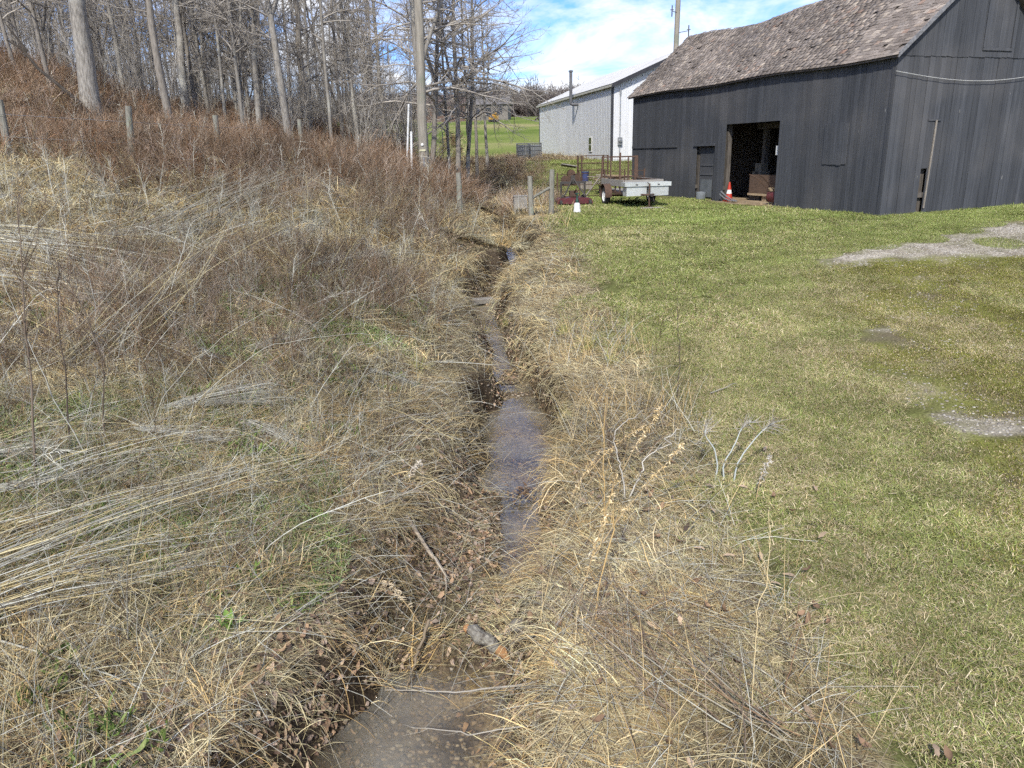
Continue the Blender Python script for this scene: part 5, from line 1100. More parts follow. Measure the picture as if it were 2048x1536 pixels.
def dead_tile(seed, R_, nth, ncl, nst, w0, hl, straw, grey):
    r_ = np.random.default_rng(seed); a = r_.random(ncl) * 6.28; q = np.sqrt(r_.random(ncl)) * R_; cx_, cy_ = q * np.cos(a), q * np.sin(a); nb_ = 24
    out = [tuft(seed + 1, nth, R_, .10 * hl, .32 * hl, (0, 0), .25, .5, w0, TAN + GREY * grey + [(.20, .145, .10), (.15, .11, .08)], 2, .2)]
    base = np.stack([np.repeat(cx_, nb_) + r_.normal(0, .08, ncl * nb_), np.repeat(cy_, nb_) + r_.normal(0, .08, ncl * nb_), np.zeros(ncl * nb_)], 1); th = np.repeat(r_.normal(0, .9, ncl), nb_) + r_.normal(0, .35, ncl * nb_); n_ = len(base)
    D = norm(np.stack([np.cos(th), np.sin(th), r_.uniform(.5, 2.2, n_)], 1)); L_ = r_.uniform(.2, .55, n_) * hl; P = np.empty((n_, 5, 3)); P[:, 0] = base
    for k in range(4): D = norm(D + r_.normal(0, .1, D.shape) - np.array([0, 0, .42])); P[:, k + 1] = P[:, k] + D * (L_ / 4)[:, None]; P[:, k + 1, 2] = np.maximum(P[:, k + 1, 2], .01)
    out.append(blades(P, w0 * r_.uniform(.6, 1.3, n_), np.repeat(pick(r_, ncl, straw, .15), nb_, 0) * (1 + r_.normal(0, .2, (n_, 1))).clip(.4, 1.6), r_))
    if nst:
        out += stemset(seed + 2, nst, R_, .25, .95, (.25, 0), .28, .25, w0 * .75, GREY + TAN[:2] + BROWN[1:3], 3, .05, 1.0); out += stemset(seed + 3, nst // 4, R_, .3, .8, (0, 0), 2.2, .3, w0 * .6, GREY + BROWN, 4, .07, .8, 3, .16)
    return mk('dead_tile', out, M_TDEAD)
P_D1 = [dead_tile(450 + 5 * i, .68, 4600, 26 + 6 * i, 90, .0048, 1.0, STRAW + STRAW + TAN, 0) for i in range(5)]
P_D2 = [dead_tile(480 + 5 * i, 1.0, 4200, 40, 110, .0078, 1.15, TAN + STRAW + BROWN[2:4], 0) for i in range(4)]
P_D3 = [dead_tile(510 + 5 * i, 1.7, 3800, 80, 90, .013, 1.4, TAN + STRAW, 0) for i in range(4)]
P_WF = [dead_tile(540 + 5 * i, 2.3, 3200, 60, 0, .022, 1.6, BROWN + TAN[2:4], 0) for i in range(3)]
def brush_tile(seed, R_, n_, l0, l1, r0, cols, tw):
    return mk('brush_tile', stemset(seed, n_, R_, l0, l1, (0, 0), 1.9, .6, r0, cols, 4, .16, .9, tw, .36, .22, .18), M_TBRUSH)
P_BR = [brush_tile(560 + i, 1.9, 360, .35, 1.1, .0065, BROWN + BROWN + [(.36, .30, .25)], 7) for i in range(4)]
P_BR1 = [brush_tile(570 + i, .75, 70, .3, .85, .0042, BROWN + [(.36, .30, .25)], 7) for i in range(3)]
P_GW = [green_weed(700 + i) for i in range(4)]
P_SEDGE = [mk('sedge', [tuft(740 + i, 110, .06, .2, .42, (0, 0), 1.2, 1.7, .006, [(.40, .36, .13), (.50, .42, .2), (.26, .29, .09)], 5, .06, .7)], M_BLADE) for i in range(3)]

def gravel_near(x, y, r=.5): return np.maximum.reduce([gravel_mask(x + a * r, y + b_ * r) for a, b_ in ((0, 0), (1, 0), (-1, 0), (0, 1), (0, -1))])
def keep_lawn(x, y): return (lawn_mask(x - .08, y) > .5) * barn_clear(x, y, .15) * (rv.random(len(x)) > gravel_near(x, y, .35) * 1.4)
def lawn_tint(x, y):
    t = np.ones((len(x), 4)); f = sstep(14, 22, y)[:, None]; t[:, :3] = tintn(x, y, .7, .85, 1.12) * (np.array([1.06, 1., .92]) * (1 - f) + f * np.array([1.0, 1.02, .84]))
    return t
def lawn_dry(x, y):
    return np.clip(.25 + .28 * np.exp(-np.clip(edge_d(x, y), 0, 9) / .9) + .16 * np.exp(-((y - 10.5) / 4.5) ** 2 - ((x - 3.6) / 2.2) ** 2) - .20 * sstep(17, 24, y) - .12 * np.exp(-((y - 4.5) / 2.) ** 2 - ((x - 3.6) / 1.) ** 2), .05, .95)
def lawn_layer(name, label, protos, xy, seed, extra=None, dry=0.):
    x, y = xy; t = lawn_tint(x, y); lv = lawn_dry(x, y) + dry + (VN3.fbm(x, y, .30, 4) - .5) * 1.7 + rv.normal(0, .05, len(x)); idx = np.clip(np.round((lv - LV[0]) / (LV[1] - LV[0])), 0, len(LV) - 1).astype(np.int32)
    o = scatter(name, label, 'grass', protos, x, y, None, rv.uniform(.92, 1.1, len(x)), t[:, :3], seed=seed); o.data.attributes['pidx'].data.foreach_set('value', idx); return o
nm_ = lambda x, y: keep_lawn(x, y) * (rv.random(len(x)) > .75 * moss_mask(x, y))
lawn_layer('near_lawn_grass', 'short green and bleached lawn grass nearest the camera', P_L1, tiles(.8, 2.4, 12.5, nm_), 5)
lawn_layer('lawn_grass', 'short lawn grass in the middle of the yard', P_L2, tiles(1.2, 12.5, 23, lambda x, y: nm_(x, y) * (drive_d(x, y) < -1.2)), 6)
lawn_layer('drive_verge_grass', 'short grass on the verges of the old drive before the barn', P_L1, tiles(.8, 12.5, 23, lambda x, y: nm_(x, y) * (drive_d(x, y) >= -1.3)), 31)
lawn_layer('far_lawn_grass', 'green lawn grass in front of the barn and trailer', P_L3, tiles(2.0, 23, 48, keep_lawn), 7)
lawn_layer('drive_moss', 'bright yellow green moss and stubble growing on the old drive', P_MOSS, tiles(.8, 2.4, 19, lambda x, y: (rv.random(len(x)) < 1.3 * moss_mask(x, y)) * (rv.random(len(x)) > 1.3 * gravel_near(x, y, .25))), 8, None, -.34)
kl = lambda x, y: (cdist(x, y) < -1.55) * 1.
x, y = tiles(.86, 2.0, 9.5, kl); inst('left_bank_grass', 'dead grass and broken stalks matted over the left bank close by', 'dead grass', P_D1, (x, y), tint=tintn(x, y, .5, .8, 1.12) * (1 - .12 * sstep(5.5, 8, y))[:, None], rz=VN.fbm(x, y, .3, 2) * 12, dz=-.01, seed=9)
x, y = tiles(1.3, 9.5, 16.5, lambda x, y: (cdist(x, y) < -1.4) * 1.); inst('left_slope_grass', 'greyish dead grass and stems on the middle of the left slope', 'dead grass', P_D2, (x, y), rz=VN.fbm(x, y, .3, 2) * 12, dz=.01, seed=10)
x, y = tiles(2.1, 16.5, 30, lambda x, y: (cdist(x, y) < -1.2) * 1.); inst('slope_grass', 'pale tan grass on the slope below the fence posts', 'dead grass', P_D3, (x, y), dz=.03, seed=12, tint=tintn(x, y, .4, .75, 1.15))
x, y = tiles(2.9, 30, 62, lambda x, y: (1 - lawn_mask(x, y)) * shed_clear(x, y) * (x < 5.5) * (1 - .8 * pasture_mask(x, y))); inst('wood_floor_grass', 'brown dead undergrowth on the ground among the trees', 'dead grass', P_WF, (x, y), dz=-.03, seed=13)
def keep_brush(x, y):
    d = cdist(x, y); up_ = sstep(17.8, 21, y + .10 * (x + 6) + (VN.fbm(x, y, .3, 3) - .5) * 6); return (d < -1.2 - 1.5 * sstep(32, 26, y)) * up_ * (1 - .9 * pasture_mask(x, y)) * (1 - .9 * sstep(40, 52, y))
x, y = tiles(2.35, 17, 50, keep_brush); rb_ = VN2.fbm(x, y, .22, 3)
inst('brown_brush', 'dense brown leafless brush covering the slope under the trees', 'brush', P_BR, (x, y), (.9, 1.3), tintn(x, y, .3, .8, 1.25) * np.stack([1 + .12 * rb_, 1 - .0 * rb_, 1 - .05 * rb_], 1), seed=18)
x, y = tiles(1.0, 9.5, 21, lambda x, y: (cdist(x, y) < -1.75) * (cdist(x, y) > -7) * np.maximum(sstep(.46, .54, VN3.fbm(x, y, .5, 2) + .12 * sstep(-5.5, -2.5, cdist(x, y)) * sstep(12, 15, y)), 0))
inst('brown_thicket', 'low thickets of thin brown canes on the left slope near the creek', 'brush', P_BR1, (x, y), (.75, 1.1), seed=17)
x, y = tiles(1.5, 26, 46, lambda x, y: (cdist(x, y) > -.6) * (x < 3.3 - .10 * np.clip(y - 30, 0, 20)) * (edge_d(x, y) < .2 + 2 * sstep(29, 33, y)) * .95)
inst('fence_row_weeds', 'dry brown weeds around the clutter left of the shed', 'weeds', P_BR1, (x, y), (.6, .95), tintn(x, y, .5, 1.1, 1.7), seed=20)
# single standing and lodged stalks
P_GREYB = [mk('stalk_bundle', stemset(590 + i, 26, .12, .9, 1.75, (1.6, 0), .30, .25, .0045, GREY, 6, .03, .30, 6, .3), M_STEM) for i in range(4)]
P_STALK = [mk('standing_stalk', stemset(600 + i, 1, .02, .8, 1.55, (.1, 0), 3.2, .1, .0050, GREY + TAN[:2] + BROWN[:1], 6, .05, .5, 11, .24, tipstart=.55), M_STEM) for i in range(8)]
P_TALL = [mk('tall_dry_weed', stemset(620 + i, 2, .15, 1.0, 2.0, (0, 0), 2.6, .15, .0085, GREY + BROWN[2:4], 5, .07, .6, 12, .42, tipstart=.35), M_STEM) for i in range(5)]
P_BRAM = [mk('bramble', stemset(640 + i, 12, .2, .5, 1.2, (.2, 0), 1.3, 1.5, .0036, BROWN, 7, .14, .9, 5, .22, tipstart=.2), M_STEM) for i in range(5)]
x, y = cat_(fill(rv, .3, 5.5, 9, lambda x, y: (cdist(x, y) < -2.2) * sstep(.42, .55, VN3.fbm(x, y, .6, 2))), fill(rv, .6, 9, 19, lambda x, y: (cdist(x, y) < -2.0) * sstep(.36, .5, VN3.fbm(x, y, .4, 2))))
scatter('lodged_stalks', 'grey dead stalks lying flat in combed swathes on the left slope', 'dead stalks', P_GREYB, x, y, .35 + (VN.fbm(x, y, .22, 2) - .5) * 5 + rv.normal(0, .25, len(x)), rv.uniform(.6, 1.05, len(x)), tintn(x, y, .7, .8, 1.1), dz=.1, tilt=.8, lean=.06, seed=15)
x, y = cat_(fill(rv, 2.6, 4, 10, lambda x, y: (cdist(x, y) < -1.3) * 1.), fill(rv, 4.2, 10, 24, lambda x, y: (cdist(x, y) < -1.0) * 1.), fill(rv, .6, 4, 20, lambda x, y: (cdist(x, y) > .7) * (edge_d(x, y) < -.1)))
scatter('standing_stalks', 'thin grey dead stalks standing among the matted grass', 'dead stalks', P_STALK, x, y, None, rv.uniform(.4, .95, len(x)), tintn(x, y, .7, .75, 1.1), tilt=0, lean=.22, seed=16)
P_CANE = [mk('leaning_cane', stemset(660 + i, 1, .02, .9, 1.9, (1.2, 0), 1.0, .35, .0046, GREY + TAN[:2] + BROWN[2:4], 7, .06, .6, 8, .3, tipstart=.5), M_STEM) for i in range(10)]
x, y = cat_(fill(rv, 3.0, 4, 10, lambda x, y: (cdist(x, y) < -1.5) * 1.), fill(rv, 3.2, 10, 20, lambda x, y: (cdist(x, y) < -1.7) * 1.))
scatter('leaning_canes', 'long pale dead canes leaning and crossing in all directions on the left slope', 'dead stalks', P_CANE, x, y, None, rv.uniform(.5, 1.05, len(x)), tintn(x, y, .7, .8, 1.15), tilt=.3, lean=.35, dz=.03, seed=33)
x, y = cat_(fill(rv, 1.1, 5, 12, lambda x, y: (cdist(x, y) < -1.4) * sstep(.46, .56, VN.fbm(x + 20, y, .7, 2))), fill(rv, .6, 3, 9, lambda x, y: (cdist(x, y) > .9) * (edge_d(x, y) < -.2)))
scatter('bramble_canes', 'thin dark red brown bramble canes tangled in the grass', 'brambles', P_BRAM, x, y, None, rv.uniform(.5, 1.0, len(x)), tintn(x, y, .7, .8, 1.2), tilt=.5, lean=.1, seed=27)
x, y = fill(rv, .5, 15, 38, lambda x, y: (cdist(x, y) < -1.0) * (1 - lawn_mask(x, y)) * (1 - pasture_mask(x, y)))
scatter('tall_dry_weeds', 'tall branching dry weed stems rising out of the brush', 'dead stalks', P_TALL, x, y, None, rv.uniform(.45, .85, len(x)), tintn(x, y, .5, .8, 1.2), tilt=0, lean=.12, seed=19)
x, y = fill(rv, 16, 3, 15, lambda x, y: (cdist(x, y) < -1.2) * sstep(.55, .66, VN2.fbm(x + 50, y + 9, .8, 3) - .05 * sstep(8, 6, y) + .14 * np.exp(-((x + 2.9) / 1.1) ** 2 - ((y - 9.8) / 1.6) ** 2)))
scatter('green_shoots', 'patches of fresh green weeds showing through the dead grass', 'weeds', P_GW, x, y, None, rv.uniform(.6, 1.15, len(x)), tintn(x, y, .8, .9, 1.3), dz=.04, seed=23)
sx_ = np.array([-.54, -.06, .9, -1.35, 1.25, -.9, .75, 1.5]); sy_ = np.array([14.8, 14.5, 12.3, 10.3, 11.6, 21.2, 9.3, 10.9])
scatter('sedge_tufts', 'yellow green sedge tufts rooted at the water edge', 'sedge', P_SEDGE, sx_, sy_, None, np.array([1, .8, 1.1, .9, 1.2, 1, .8, 1.]), None, tilt=.3, seed=25)

# ------------------------------------------------------------------ single plants, stems and sticks
def one(name, label, cat, parts, m_=None):
    return props(link(name, mk(name, parts, m_ or M_GRASS)), label, cat)
rq = np.random.default_rng(404)
def path3(a, b, k, arch=0., wob=.02):
    t = np.linspace(0, 1, k)[:, None]; P = np.array(a) * (1 - t) + np.array(b) * t; P[:, 2] += arch * np.sin(np.pi * t[:, 0]); P += np.cumsum(rq.normal(0, wob, P.shape), 0) * t * .6; return P
def twigs_on(P, num, l_, r0, cols, t0=.4, spread=.5):
    n_ = num; t = rq.uniform(t0, 1, n_) * (len(P) - 1); i = np.minimum(t.astype(int), len(P) - 2); u = (t - i)[:, None]; b0 = P[i] * (1 - u) + P[i + 1] * u; d = norm(norm(P[i + 1] - P[i]) + rq.normal(0, spread, (n_, 3))); T = np.empty((n_, 4, 3)); T[:, 0] = b0
    for k in range(3): d = norm(d + rq.normal(0, .18, d.shape)); T[:, k + 1] = T[:, k] + d * (l_ * rq.uniform(.4, 1.2, n_) / 3)[:, None]
    return tubes(T, np.linspace(1, .4, 4)[None] * np.full((n_, 1), r0), 3, pick(rq, n_, cols, .15))
def sheaf(label, a, b, n_, r0=.0045, sa=.22, sb=.35, h0=.12, h1=.16, cols=GREY + GREY[2:] + TAN[:3], lift=.0):
    P = np.empty((n_, 7, 3)); t = np.linspace(0, 1, 7)
    for i in range(n_):
        A = np.array(a) + rq.normal(0, sa, 2) * np.array([1, .6]); B = np.array(b) + rq.normal(0, sb, 2); B = A + (B - A) * rq.uniform(.45, 1.15)
        xy = A[None] * (1 - t[:, None]) + B[None] * t[:, None] + np.outer(np.sin(np.pi * t), rq.normal(0, .14, 2)) + np.cumsum(rq.normal(0, .012, (7, 2)), 0); P[i, :, :2] = xy
        P[i, :, 2] = zg(xy[:, 0], xy[:, 1]) + h0 * (1 - t) + h1 * t + np.abs(rq.normal(0, .05)) + np.sin(np.pi * t) * rq.uniform(0, .1) + lift * t ** 1.3
    out = [tubes(P, np.linspace(1, .35, 7)[None] * (r0 * rq.uniform(.7, 1.35, n_))[:, None], 4, pick(rq, n_, cols, .15))]
    for i in range(n_): out.append(twigs_on(P[i], 9, .3, r0 * .35, cols, .5, .28))
    return one('stalk_sheaf', label, 'dead stalks', out)
sheaf('long sheaf of pale grey stalks lying from the left edge up towards the creek', (-4.4, 4.6), (-2.1, 7.1), 24, .0055, .2, .22)
sheaf('lower sheaf of grey stalks fanning right from the left edge, nearest the camera', (-4.1, 4.15), (-2.0, 5.45), 30, .0055, .16, .3)
sheaf('short thin sheaf of grey stalks just above the long pale sheaf', (-4.4, 5.3), (-2.9, 6.5), 12, .0045)
sheaf('topmost fan of grey stalks lying flat at the left edge below the tan grass', (-9.9, 14.2), (-6.2, 13.7), 34, .0062, .3, .5)
sheaf('second fan of grey stalks lying flat at the left edge', (-9.5, 13.5), (-5.7, 12.0), 34, .0062, .3, .5)
sheaf('third and lowest fan of grey stalks at the left edge', (-8.6, 12.1), (-5.4, 10.7), 28, .006, .3, .5)
sheaf('sheaf of pale stalks leaning up to the right in mid slope', (-5.35, 9.0), (-3.45, 11.5), 13, .0045, .3, .5, .1, .3, GREY[2:] + TAN[:2], 1.1)
sheaf('grey stalk tangle at the left edge above the long sheaf', (-5.3, 6.5), (-3.7, 7.2), 12, .0042, .4, .6, .1, .2, GREY + TAN[:2])
sheaf('thin pale stalks crossing the slope towards the leaf litter', (-4.4, 6.3), (-1.9, 8.2), 12, .005, .2, .3)
sheaf('brown grey swathe of stalks below the fence posts', (-7.0, 15.2), (-4.8, 19.4), 30, .0065, .4, .7, .1, .3, GREY[2:] + BROWN[3:4], .5)
sheaf('loose dark stalks lying over the straw right of the pool', (.95, 3.7), (.2, 4.7), 9, .0045, .1, .25, .05, .2, BROWN, .25)
sheaf('grey brown stems fanned over the bank at the lower right', (1.5, 3.5), (.45, 4.5), 14, .004, .12, .3, .05, .15, BROWN + GREY[2:], .25)
def stem(name, label, cat, pts, r0, cols, tw=0, tl=.2, arch=0., sides=5, spread=.5, t0=.4, wob=.02, k=10):
    P = np.concatenate([path3(pts[i], pts[i + 1], k, arch, wob)[(1 if i else 0):] for i in range(len(pts) - 1)]); out = [tubes(P[None], np.linspace(r0, r0 * .35, len(P))[None], sides, pick(rq, 1, cols, .1))]
    if tw: out.append(twigs_on(P, tw, tl, r0 * .4, cols, t0, spread))
    return one(name, label, cat, out)
def gz(x_, y_, h=0.): return (x_, y_, float(zg(np.array([x_]), np.array([y_]))[0]) + h)
WHITE_ = [(.42, .39, .335), (.36, .33, .28)]; DARK_ = [(.12, .095, .075), (.16, .125, .095)]
stem('fallen_cane', 'long single grey cane lying across the lower left corner', 'cane', [gz(-3.7, 4.33, .14), gz(-1.75, 3.86, .08)], .009, GREY, 10, .3, .03)
stem('bare_sapling', 'leftmost tall dark bare stem rising at the left edge', 'sapling', [gz(-4.6, 6.67), (-4.45, 6.7, 1.7), (-4.25, 6.75, 2.95)], .012, DARK_, 12, .5, spread=.35)
stem('bare_sapling', 'second tall dark bare stem from the left edge', 'sapling', [gz(-4.55, 7.2), (-4.45, 7.2, 1.5), (-4.3, 7.2, 2.4)], .010, DARK_, 10, .4, spread=.35)
stem('bare_sapling', 'crooked dark bare stem, third from the left edge', 'sapling', [gz(-4.3, 7.4), (-4.15, 7.4, 1.3), (-4.35, 7.4, 2.2)], .009, DARK_, 9, .35, spread=.4)
stem('arching_cane', 'pale cane arching up to the right over the left slope', 'cane', [gz(-3.75, 6.95), (-3.5, 7.0, 1.0), (-2.9, 7.1, 1.6), (-2.2, 7.3, 1.9)], .005, GREY[2:], 8, .3, .03)
stem('arching_cane', 'pale cane arching left towards the left edge', 'cane', [gz(-4.2, 6.9), (-4.45, 6.95, 1.2), (-4.85, 7.05, 2.3)], .006, GREY[:1], 6, .3, .02)
stem('arching_cane', 'curved pale cane in front of the green shoots', 'cane', [gz(-3.5, 7.4), (-3.3, 7.5, .9), (-2.6, 8.0, 1.35), (-1.7, 8.6, 1.3)], .005, GREY[:1], 6, .3, .03)
for i, (bx_, by_, tx_, tz_, lb) in enumerate(((2.04, 6.98, 1.98, .62, 'left stem of the whitish forked stalks at the lawn edge'), (2.12, 6.99, 2.42, .66, 'middle stem of the whitish forked stalks at the lawn edge'), (2.22, 6.96, 2.66, .64, 'right stem of the whitish forked stalks at the lawn edge'))):
    kp = [gz(bx_, by_), (bx_ + (.02, .0, .03)[i], by_ + .02, .24), (bx_ + (.0, .12, .16)[i], by_ + .06, .42), (tx_ - (.04, .12, .14)[i], by_ + .1, tz_ - .08), (tx_, by_ + .14, tz_)]; tt_ = np.linspace(0, 4, 17); kp = np.array(kp); P = np.stack([np.interp(tt_, range(5), kp[:, q]) for q in range(3)], 1); P[1:-1] = (P[:-2] + P[1:-1] * 2 + P[2:]) / 4; P[1:-1] = (P[:-2] + P[1:-1] * 2 + P[2:]) / 4; P = P + np.cumsum(rq.normal(0, .003, P.shape), 0)
    o = [tubes(P[None], np.linspace(.009, .004, len(P))[None], 6, pick(rq, 1, [(.43, .46, .44)], .05)), twigs_on(P, 26, .2, .0038, WHITE_, .72, .75)]
    V, F, c_ = [], [], []
    one('forked_stalk', lb, 'stalk', o)
stem('forked_stalk', 'left arm of the whitish stalk in the curled golden weeds', 'stalk', [gz(1.06, 6.55), (1.0, 6.6, .45), (.95, 6.7, .72), (1.2, 6.85, .86)], .009, WHITE_, 4, .15, .01)
stem('forked_stalk', 'right arm of the whitish stalk in the curled golden weeds', 'stalk', [gz(1.09, 6.55), (1.2, 6.62, .42), (1.42, 6.7, .64), (1.65, 6.8, .68)], .009, WHITE_, 4, .15, .01)
def curled(label, a, b, n_=70, cols=((.62, .48, .26), (.54, .40, .2), (.68, .56, .36))):
    P = path3(a, b, 12, .06, .015); out = [tubes(P[None], np.linspace(.006, .002, 12)[None], 4, np.array([[.42, .31, .17]]))]
    t = rq.uniform(.3, 1, n_) * 11; i = np.minimum(t.astype(int), 10); u = (t - i)[:, None]; b0 = P[i] * (1 - u) + P[i + 1] * u; d = norm(rq.normal(0, 1, (n_, 3)) + norm(P[i + 1] - P[i]) * .6); ax = norm(np.cross(d, rq.normal(0, 1, (n_, 3)))); Q = np.empty((n_, 5, 3)); Q[:, 0] = b0; L_ = rq.uniform(.03, .075, n_)
    for k in range(4): d = norm(d + np.cross(ax, d) * .7); Q[:, k + 1] = Q[:, k] + d * (L_ / 4)[:, None]
    out.append(ribbons(Q, np.array([.4, 1, 1, .7, .2])[None] * .010 * np.ones((n_, 1)), ax, pick(rq, n_, cols, .15)))
    return one('curled_leaf_weed', label, 'weed', out)
curled('tall leaning weed with curled golden leaves on the right bank, nearest the pool', gz(.4, 4.6), (.72, 4.8, 1.2), 60)
curled('golden curled weed leaning right towards the lawn edge', gz(.62, 5.6), (1.44, 6.0, .9), 90)
curled('golden curled weed overhanging the creek on the right', gz(.45, 6.6), (.85, 6.8, .5), 70)
curled('golden curled weed beside the whitish forked stalk', gz(.7, 7.1), (1.36, 7.3, .62), 80)
curled('uppermost golden curled weed on the right bank', gz(1.08, 7.1), (1.58, 7.3, .8), 80)
curled('small pale curled weed on the left of the gravel shoal', gz(-1.1, 6.9), (-.95, 7.0, .35), 60, ((.60, .55, .46), (.52, .46, .38)))
curled('pale curled weed at the head of the pool', gz(-.8, 5.4), (-1.1, 5.5, -.1), 60, ((.56, .47, .33), (.5, .4, .27)))
curled('grey withered weed standing on the lawn edge right of the forked stalks', gz(2.3, 6.5), (2.42, 6.6, .5), 60, ((.5, .47, .42), (.42, .39, .34)))
stem('dock_stem', 'tall tan branching stem standing right of the creek, lower centre', 'stem', [gz(.56, 4.66), (.62, 4.7, .8), (.58, 4.8, 1.5)], .007, STRAW[1:2], 14, .35, spread=.3)
stem('dry_weed', 'thin dark upright stem at the lawn edge below the barn', 'stem', [gz(2.17, 9.37), (2.16, 9.4, .9), (2.13, 9.5, 1.5)], .008, DARK_, 5, .2, spread=.3)
stem('dry_weed', 'dark brown stem rising from the bottom edge, right of centre', 'stem', [gz(1.23, 3.3), (1.22, 3.4, .4), (1.18, 3.48, .72)], .006, DARK_, 0)
stem('dry_weed', 'tall pale straw stem at the bottom right of centre', 'stem', [gz(1.4, 3.75), (1.45, 3.8, .8), (1.46, 3.9, 1.3)], .004, STRAW[2:3], 4, .15, spread=.25)
stem('dry_weed', 'thin brown stem leaning right in the lower right grass', 'stem', [gz(1.64, 3.86), (1.7, 3.95, .45), (1.76, 4.05, .8)], .004, BROWN, 6, .15)
stem('lawn_stick', 'short grey stick lying on the lawn', 'stick', [gz(2.64, 9.5, .03), gz(3.1, 9.72, .04)], .012, GREY, 0)
stem('creek_stick', 'dark wet stick lying in the creek water', 'stick', [(-.34, 11.75, -.30), (.06, 11.65, -.27)], .022, [(.04, .035, .03)], 0)
stem('creek_cane', 'pale thin cane lying across the creek in the middle', 'cane', [gz(-.75, 11.9, .05), gz(.25, 12.3, .05)], .007, GREY[:2], 0)
stem('crooked_branch', 'crooked grey brown branch on the gravel shoal', 'branch', [gz(-1.05, 6.5, .05), gz(-.78, 6.3, .14), gz(-.66, 6.1, .06), gz(-.62, 5.8, .05)], .022, [(.36, .30, .23)], 3, .2, .0, 7, wob=.006)
stem('pool_twig', 'forked whitish twig reaching over the pool', 'twig', [(.35, 4.1, .05), (.02, 4.3, -.18), (-.45, 4.45, -.35), (-.98, 4.72, -.52)], .010, WHITE_, 12, .28, .0, 5, .5, .2, .01)
stem('pool_twig', 'lower thin whitish twig over the pool at the bottom edge', 'twig', [(.1, 4.0, -.25), (-.35, 4.12, -.4), (-.8, 4.3, -.52)], .006, WHITE_, 6, .2, .0, 5, .5, .2, .01)
stem('pool_stick', 'brown stick slanting into the head of the pool', 'stick', [(-.72, 5.25, -.30), (-.80, 5.0, -.5), (-.9, 4.8, -.66)], .016, [(.24, .19, .13)], 2, .15)
lg = thing('rotten_log', 'short rotten log with orange broken ends over the pool head', 'log', (-.28, 5.1, -.38), R(-36)); lg.rotation_euler = (0, R(12), R(-36))
MB().tube([(-.15, 0, .0), (-.10, .012, .014), (-.03, -.01, .0), (.04, .012, .01), (.11, -.004, .0), (.15, .0, -.005)], [.035, .055, .06, .05, .054, .04], 9).build('log_body', mat('log_bark', (.34, .32, .27), (.10, .085, .07), scale=30, bump=1.0), lg, smooth=True)
MB().tube([(-.19, .01, -.01), (-.17, .0, .0), (-.145, 0, .0)], [.02, .034, .038], 7).tube([(.145, 0, -.005), (.19, .012, -.012), (.235, .0, -.03), (.26, .01, -.035)], [.04, .042, .03, .022], 7).build('broken_end', mat('rotten_wood', (.48, .25, .10), (.26, .15, .08), scale=24, bump=1.0), lg)
props(MB().box((0, 0, .05), (.5, .22, .10), (.05, .03, .1)).build('concrete_slab', mat('wet_concrete', (.30, .28, .25), (.17, .155, .135), scale=9, bump=.5), None, gz(-.62, 16.7), (0, 0, .3)), 'small broken concrete slab in the upper bend of the creek', 'slab')
import bmesh
def rock(name, label, loc, d_, m_):
    bm = bmesh.new(); bmesh.ops.create_icosphere(bm, subdivisions=3, radius=1)
    for v in bm.verts: q = v.co; v.co = Vector((q.x * d_[0], q.y * d_[1], q.z * d_[2])) * (1 + .35 * (float(VN.fbm(q.x * 2 + loc[0], q.y * 2 + q.z, 1.1, 3)) - .5))
    me = bpy.data.meshes.new(name); bm.to_mesh(me); bm.free(); me.materials.append(m_); me.polygons.foreach_set('use_smooth', [True] * len(me.polygons)); return props(link(name, me, None, None, loc), label, 'rock')
M_ROCK = mat('pale_rock', (.22, .20, .17), (.11, .10, .085), scale=8, bump=.7)
rock('bank_rock', 'pale rock set in the right bank at the upper bend', gz(.55, 20.4, -.05), (.15, .12, .13), M_ROCK); rock('bank_rock', 'flat grey rock in the creek below the upper bend', gz(.35, 18.9, .02), (.22, .16, .09), M_ROCK); rock('bank_rock', 'small grey rock beside the pool head', gz(.02, 5.15, .0), (.09, .07, .06), M_ROCK)
cl_ = thing('leaf_clump', 'clump of wet brown leaves caught in the middle of the creek', 'leaf clump', (.12, 7.9, -.47))
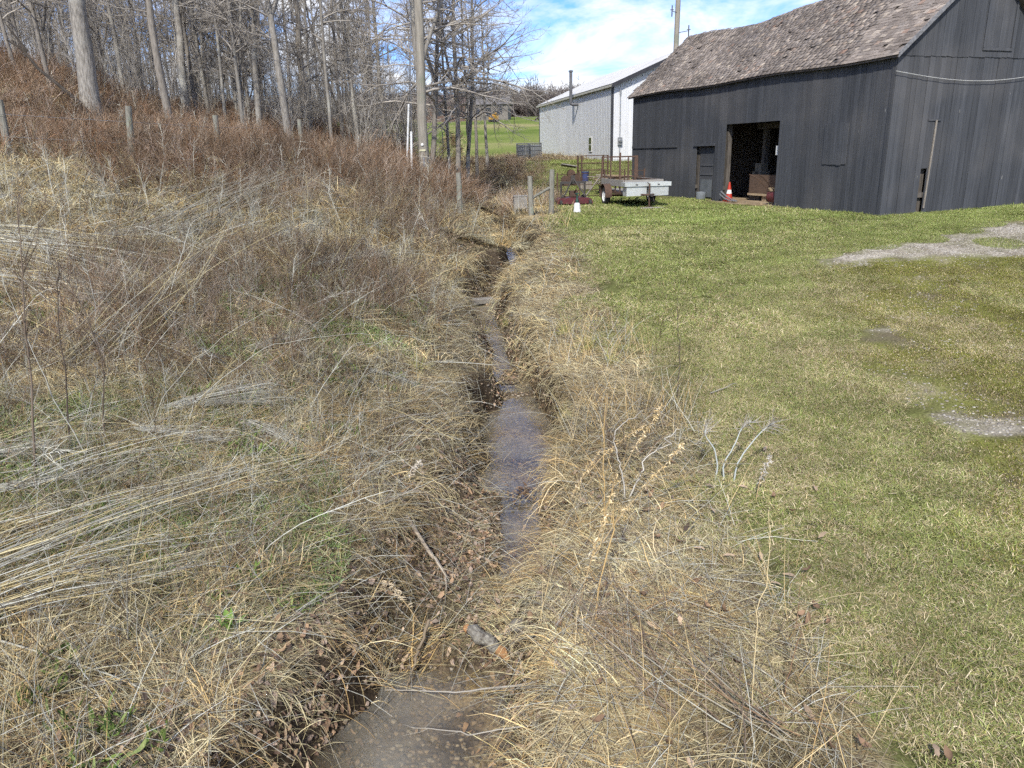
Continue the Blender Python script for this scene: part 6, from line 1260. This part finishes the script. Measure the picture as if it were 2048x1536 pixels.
n_ = 46; pv = rq.normal(0, 1, (n_, 2)) * np.array([.09, .09]); V, F, c_ = leaves_at(pv[:, 0] + .12, pv[:, 1] + 7.9, rq, .05, .10, .0); V = V - np.array([.12, 7.9, -.47]); V[:, 2] = np.abs(V[:, 2] + .12) * .8 + np.repeat(rq.random(n_) * .12 * np.exp(-(pv ** 2).sum(1) / .012), 18)
link('leaf_heap', mesh_np('leaf_heap', V, F, M_GRASS, False, c_ * .7), None, cl_)['kind'] = 'stuff'
gp = thing('green_sprout', 'bright green leafy sprout alone in the dead grass, lower left', 'plant', gz(-2.05, 4.6, .03)); rg = np.random.default_rng(5)
for k in range(9):
    V, F = leaf_shape(rg, rg.uniform(.10, .16), rg.uniform(.03, .045)); V[:, 0] += .09; link('leaf', mesh_np('leaf', V, F, mat('sprout_leaf', (.20, .33, .07), (.15, .26, .05), scale=20, bump=0) if k == 0 else bpy.data.materials['sprout_leaf']), None, gp, (0, 0, 0), (float(rg.normal(0, .2)), -float(rg.uniform(.25, 1.1)), k * .7))

P_SAP = [mk('sapling_thicket', stemset(690 + i, 5, .5, 2.5, 6.0, (0, 0), 4.5, .1, .013, [(.44, .41, .365), (.36, .33, .285), (.30, .265, .225)], 6, .06, .6, 26, 1.0, tipstart=.25), M_STEM) for i in range(5)]
n_ = 900; y = rv.uniform(30, 62, n_); x = (rv.uniform(-150, 860, n_) - 1024) / 1500 * y * .956; k = rv.random(n_) < .26 * (1 - .8 * sstep(-6, -3, x) ); x, y = x[k], y[k]
scatter('sapling_thicket', 'haze of thin grey saplings and twigs between the tree trunks', 'saplings', P_SAP, x, y, None, rv.uniform(.6, 1.15, len(x)), tintn(x, y, .3, .85, 1.2), tilt=0, lean=.06, seed=35)

x, y = tiles(1.0, 5.5, 16, lambda x, y: (cdist(x, y) < -1.7) * sstep(.47, .58, VN2.fbm(x + 50, y + 9, .45, 3)))
scatter('green_undergrass', 'thin green grass growing under the dead stalks on the left slope', 'grass', P_L1[:3], x, y, None, rv.uniform(1.1, 1.7, len(x)), tintn(x, y, .8, .75, 1.0) * np.array([.85, 1, .9]), dz=.02, seed=24)
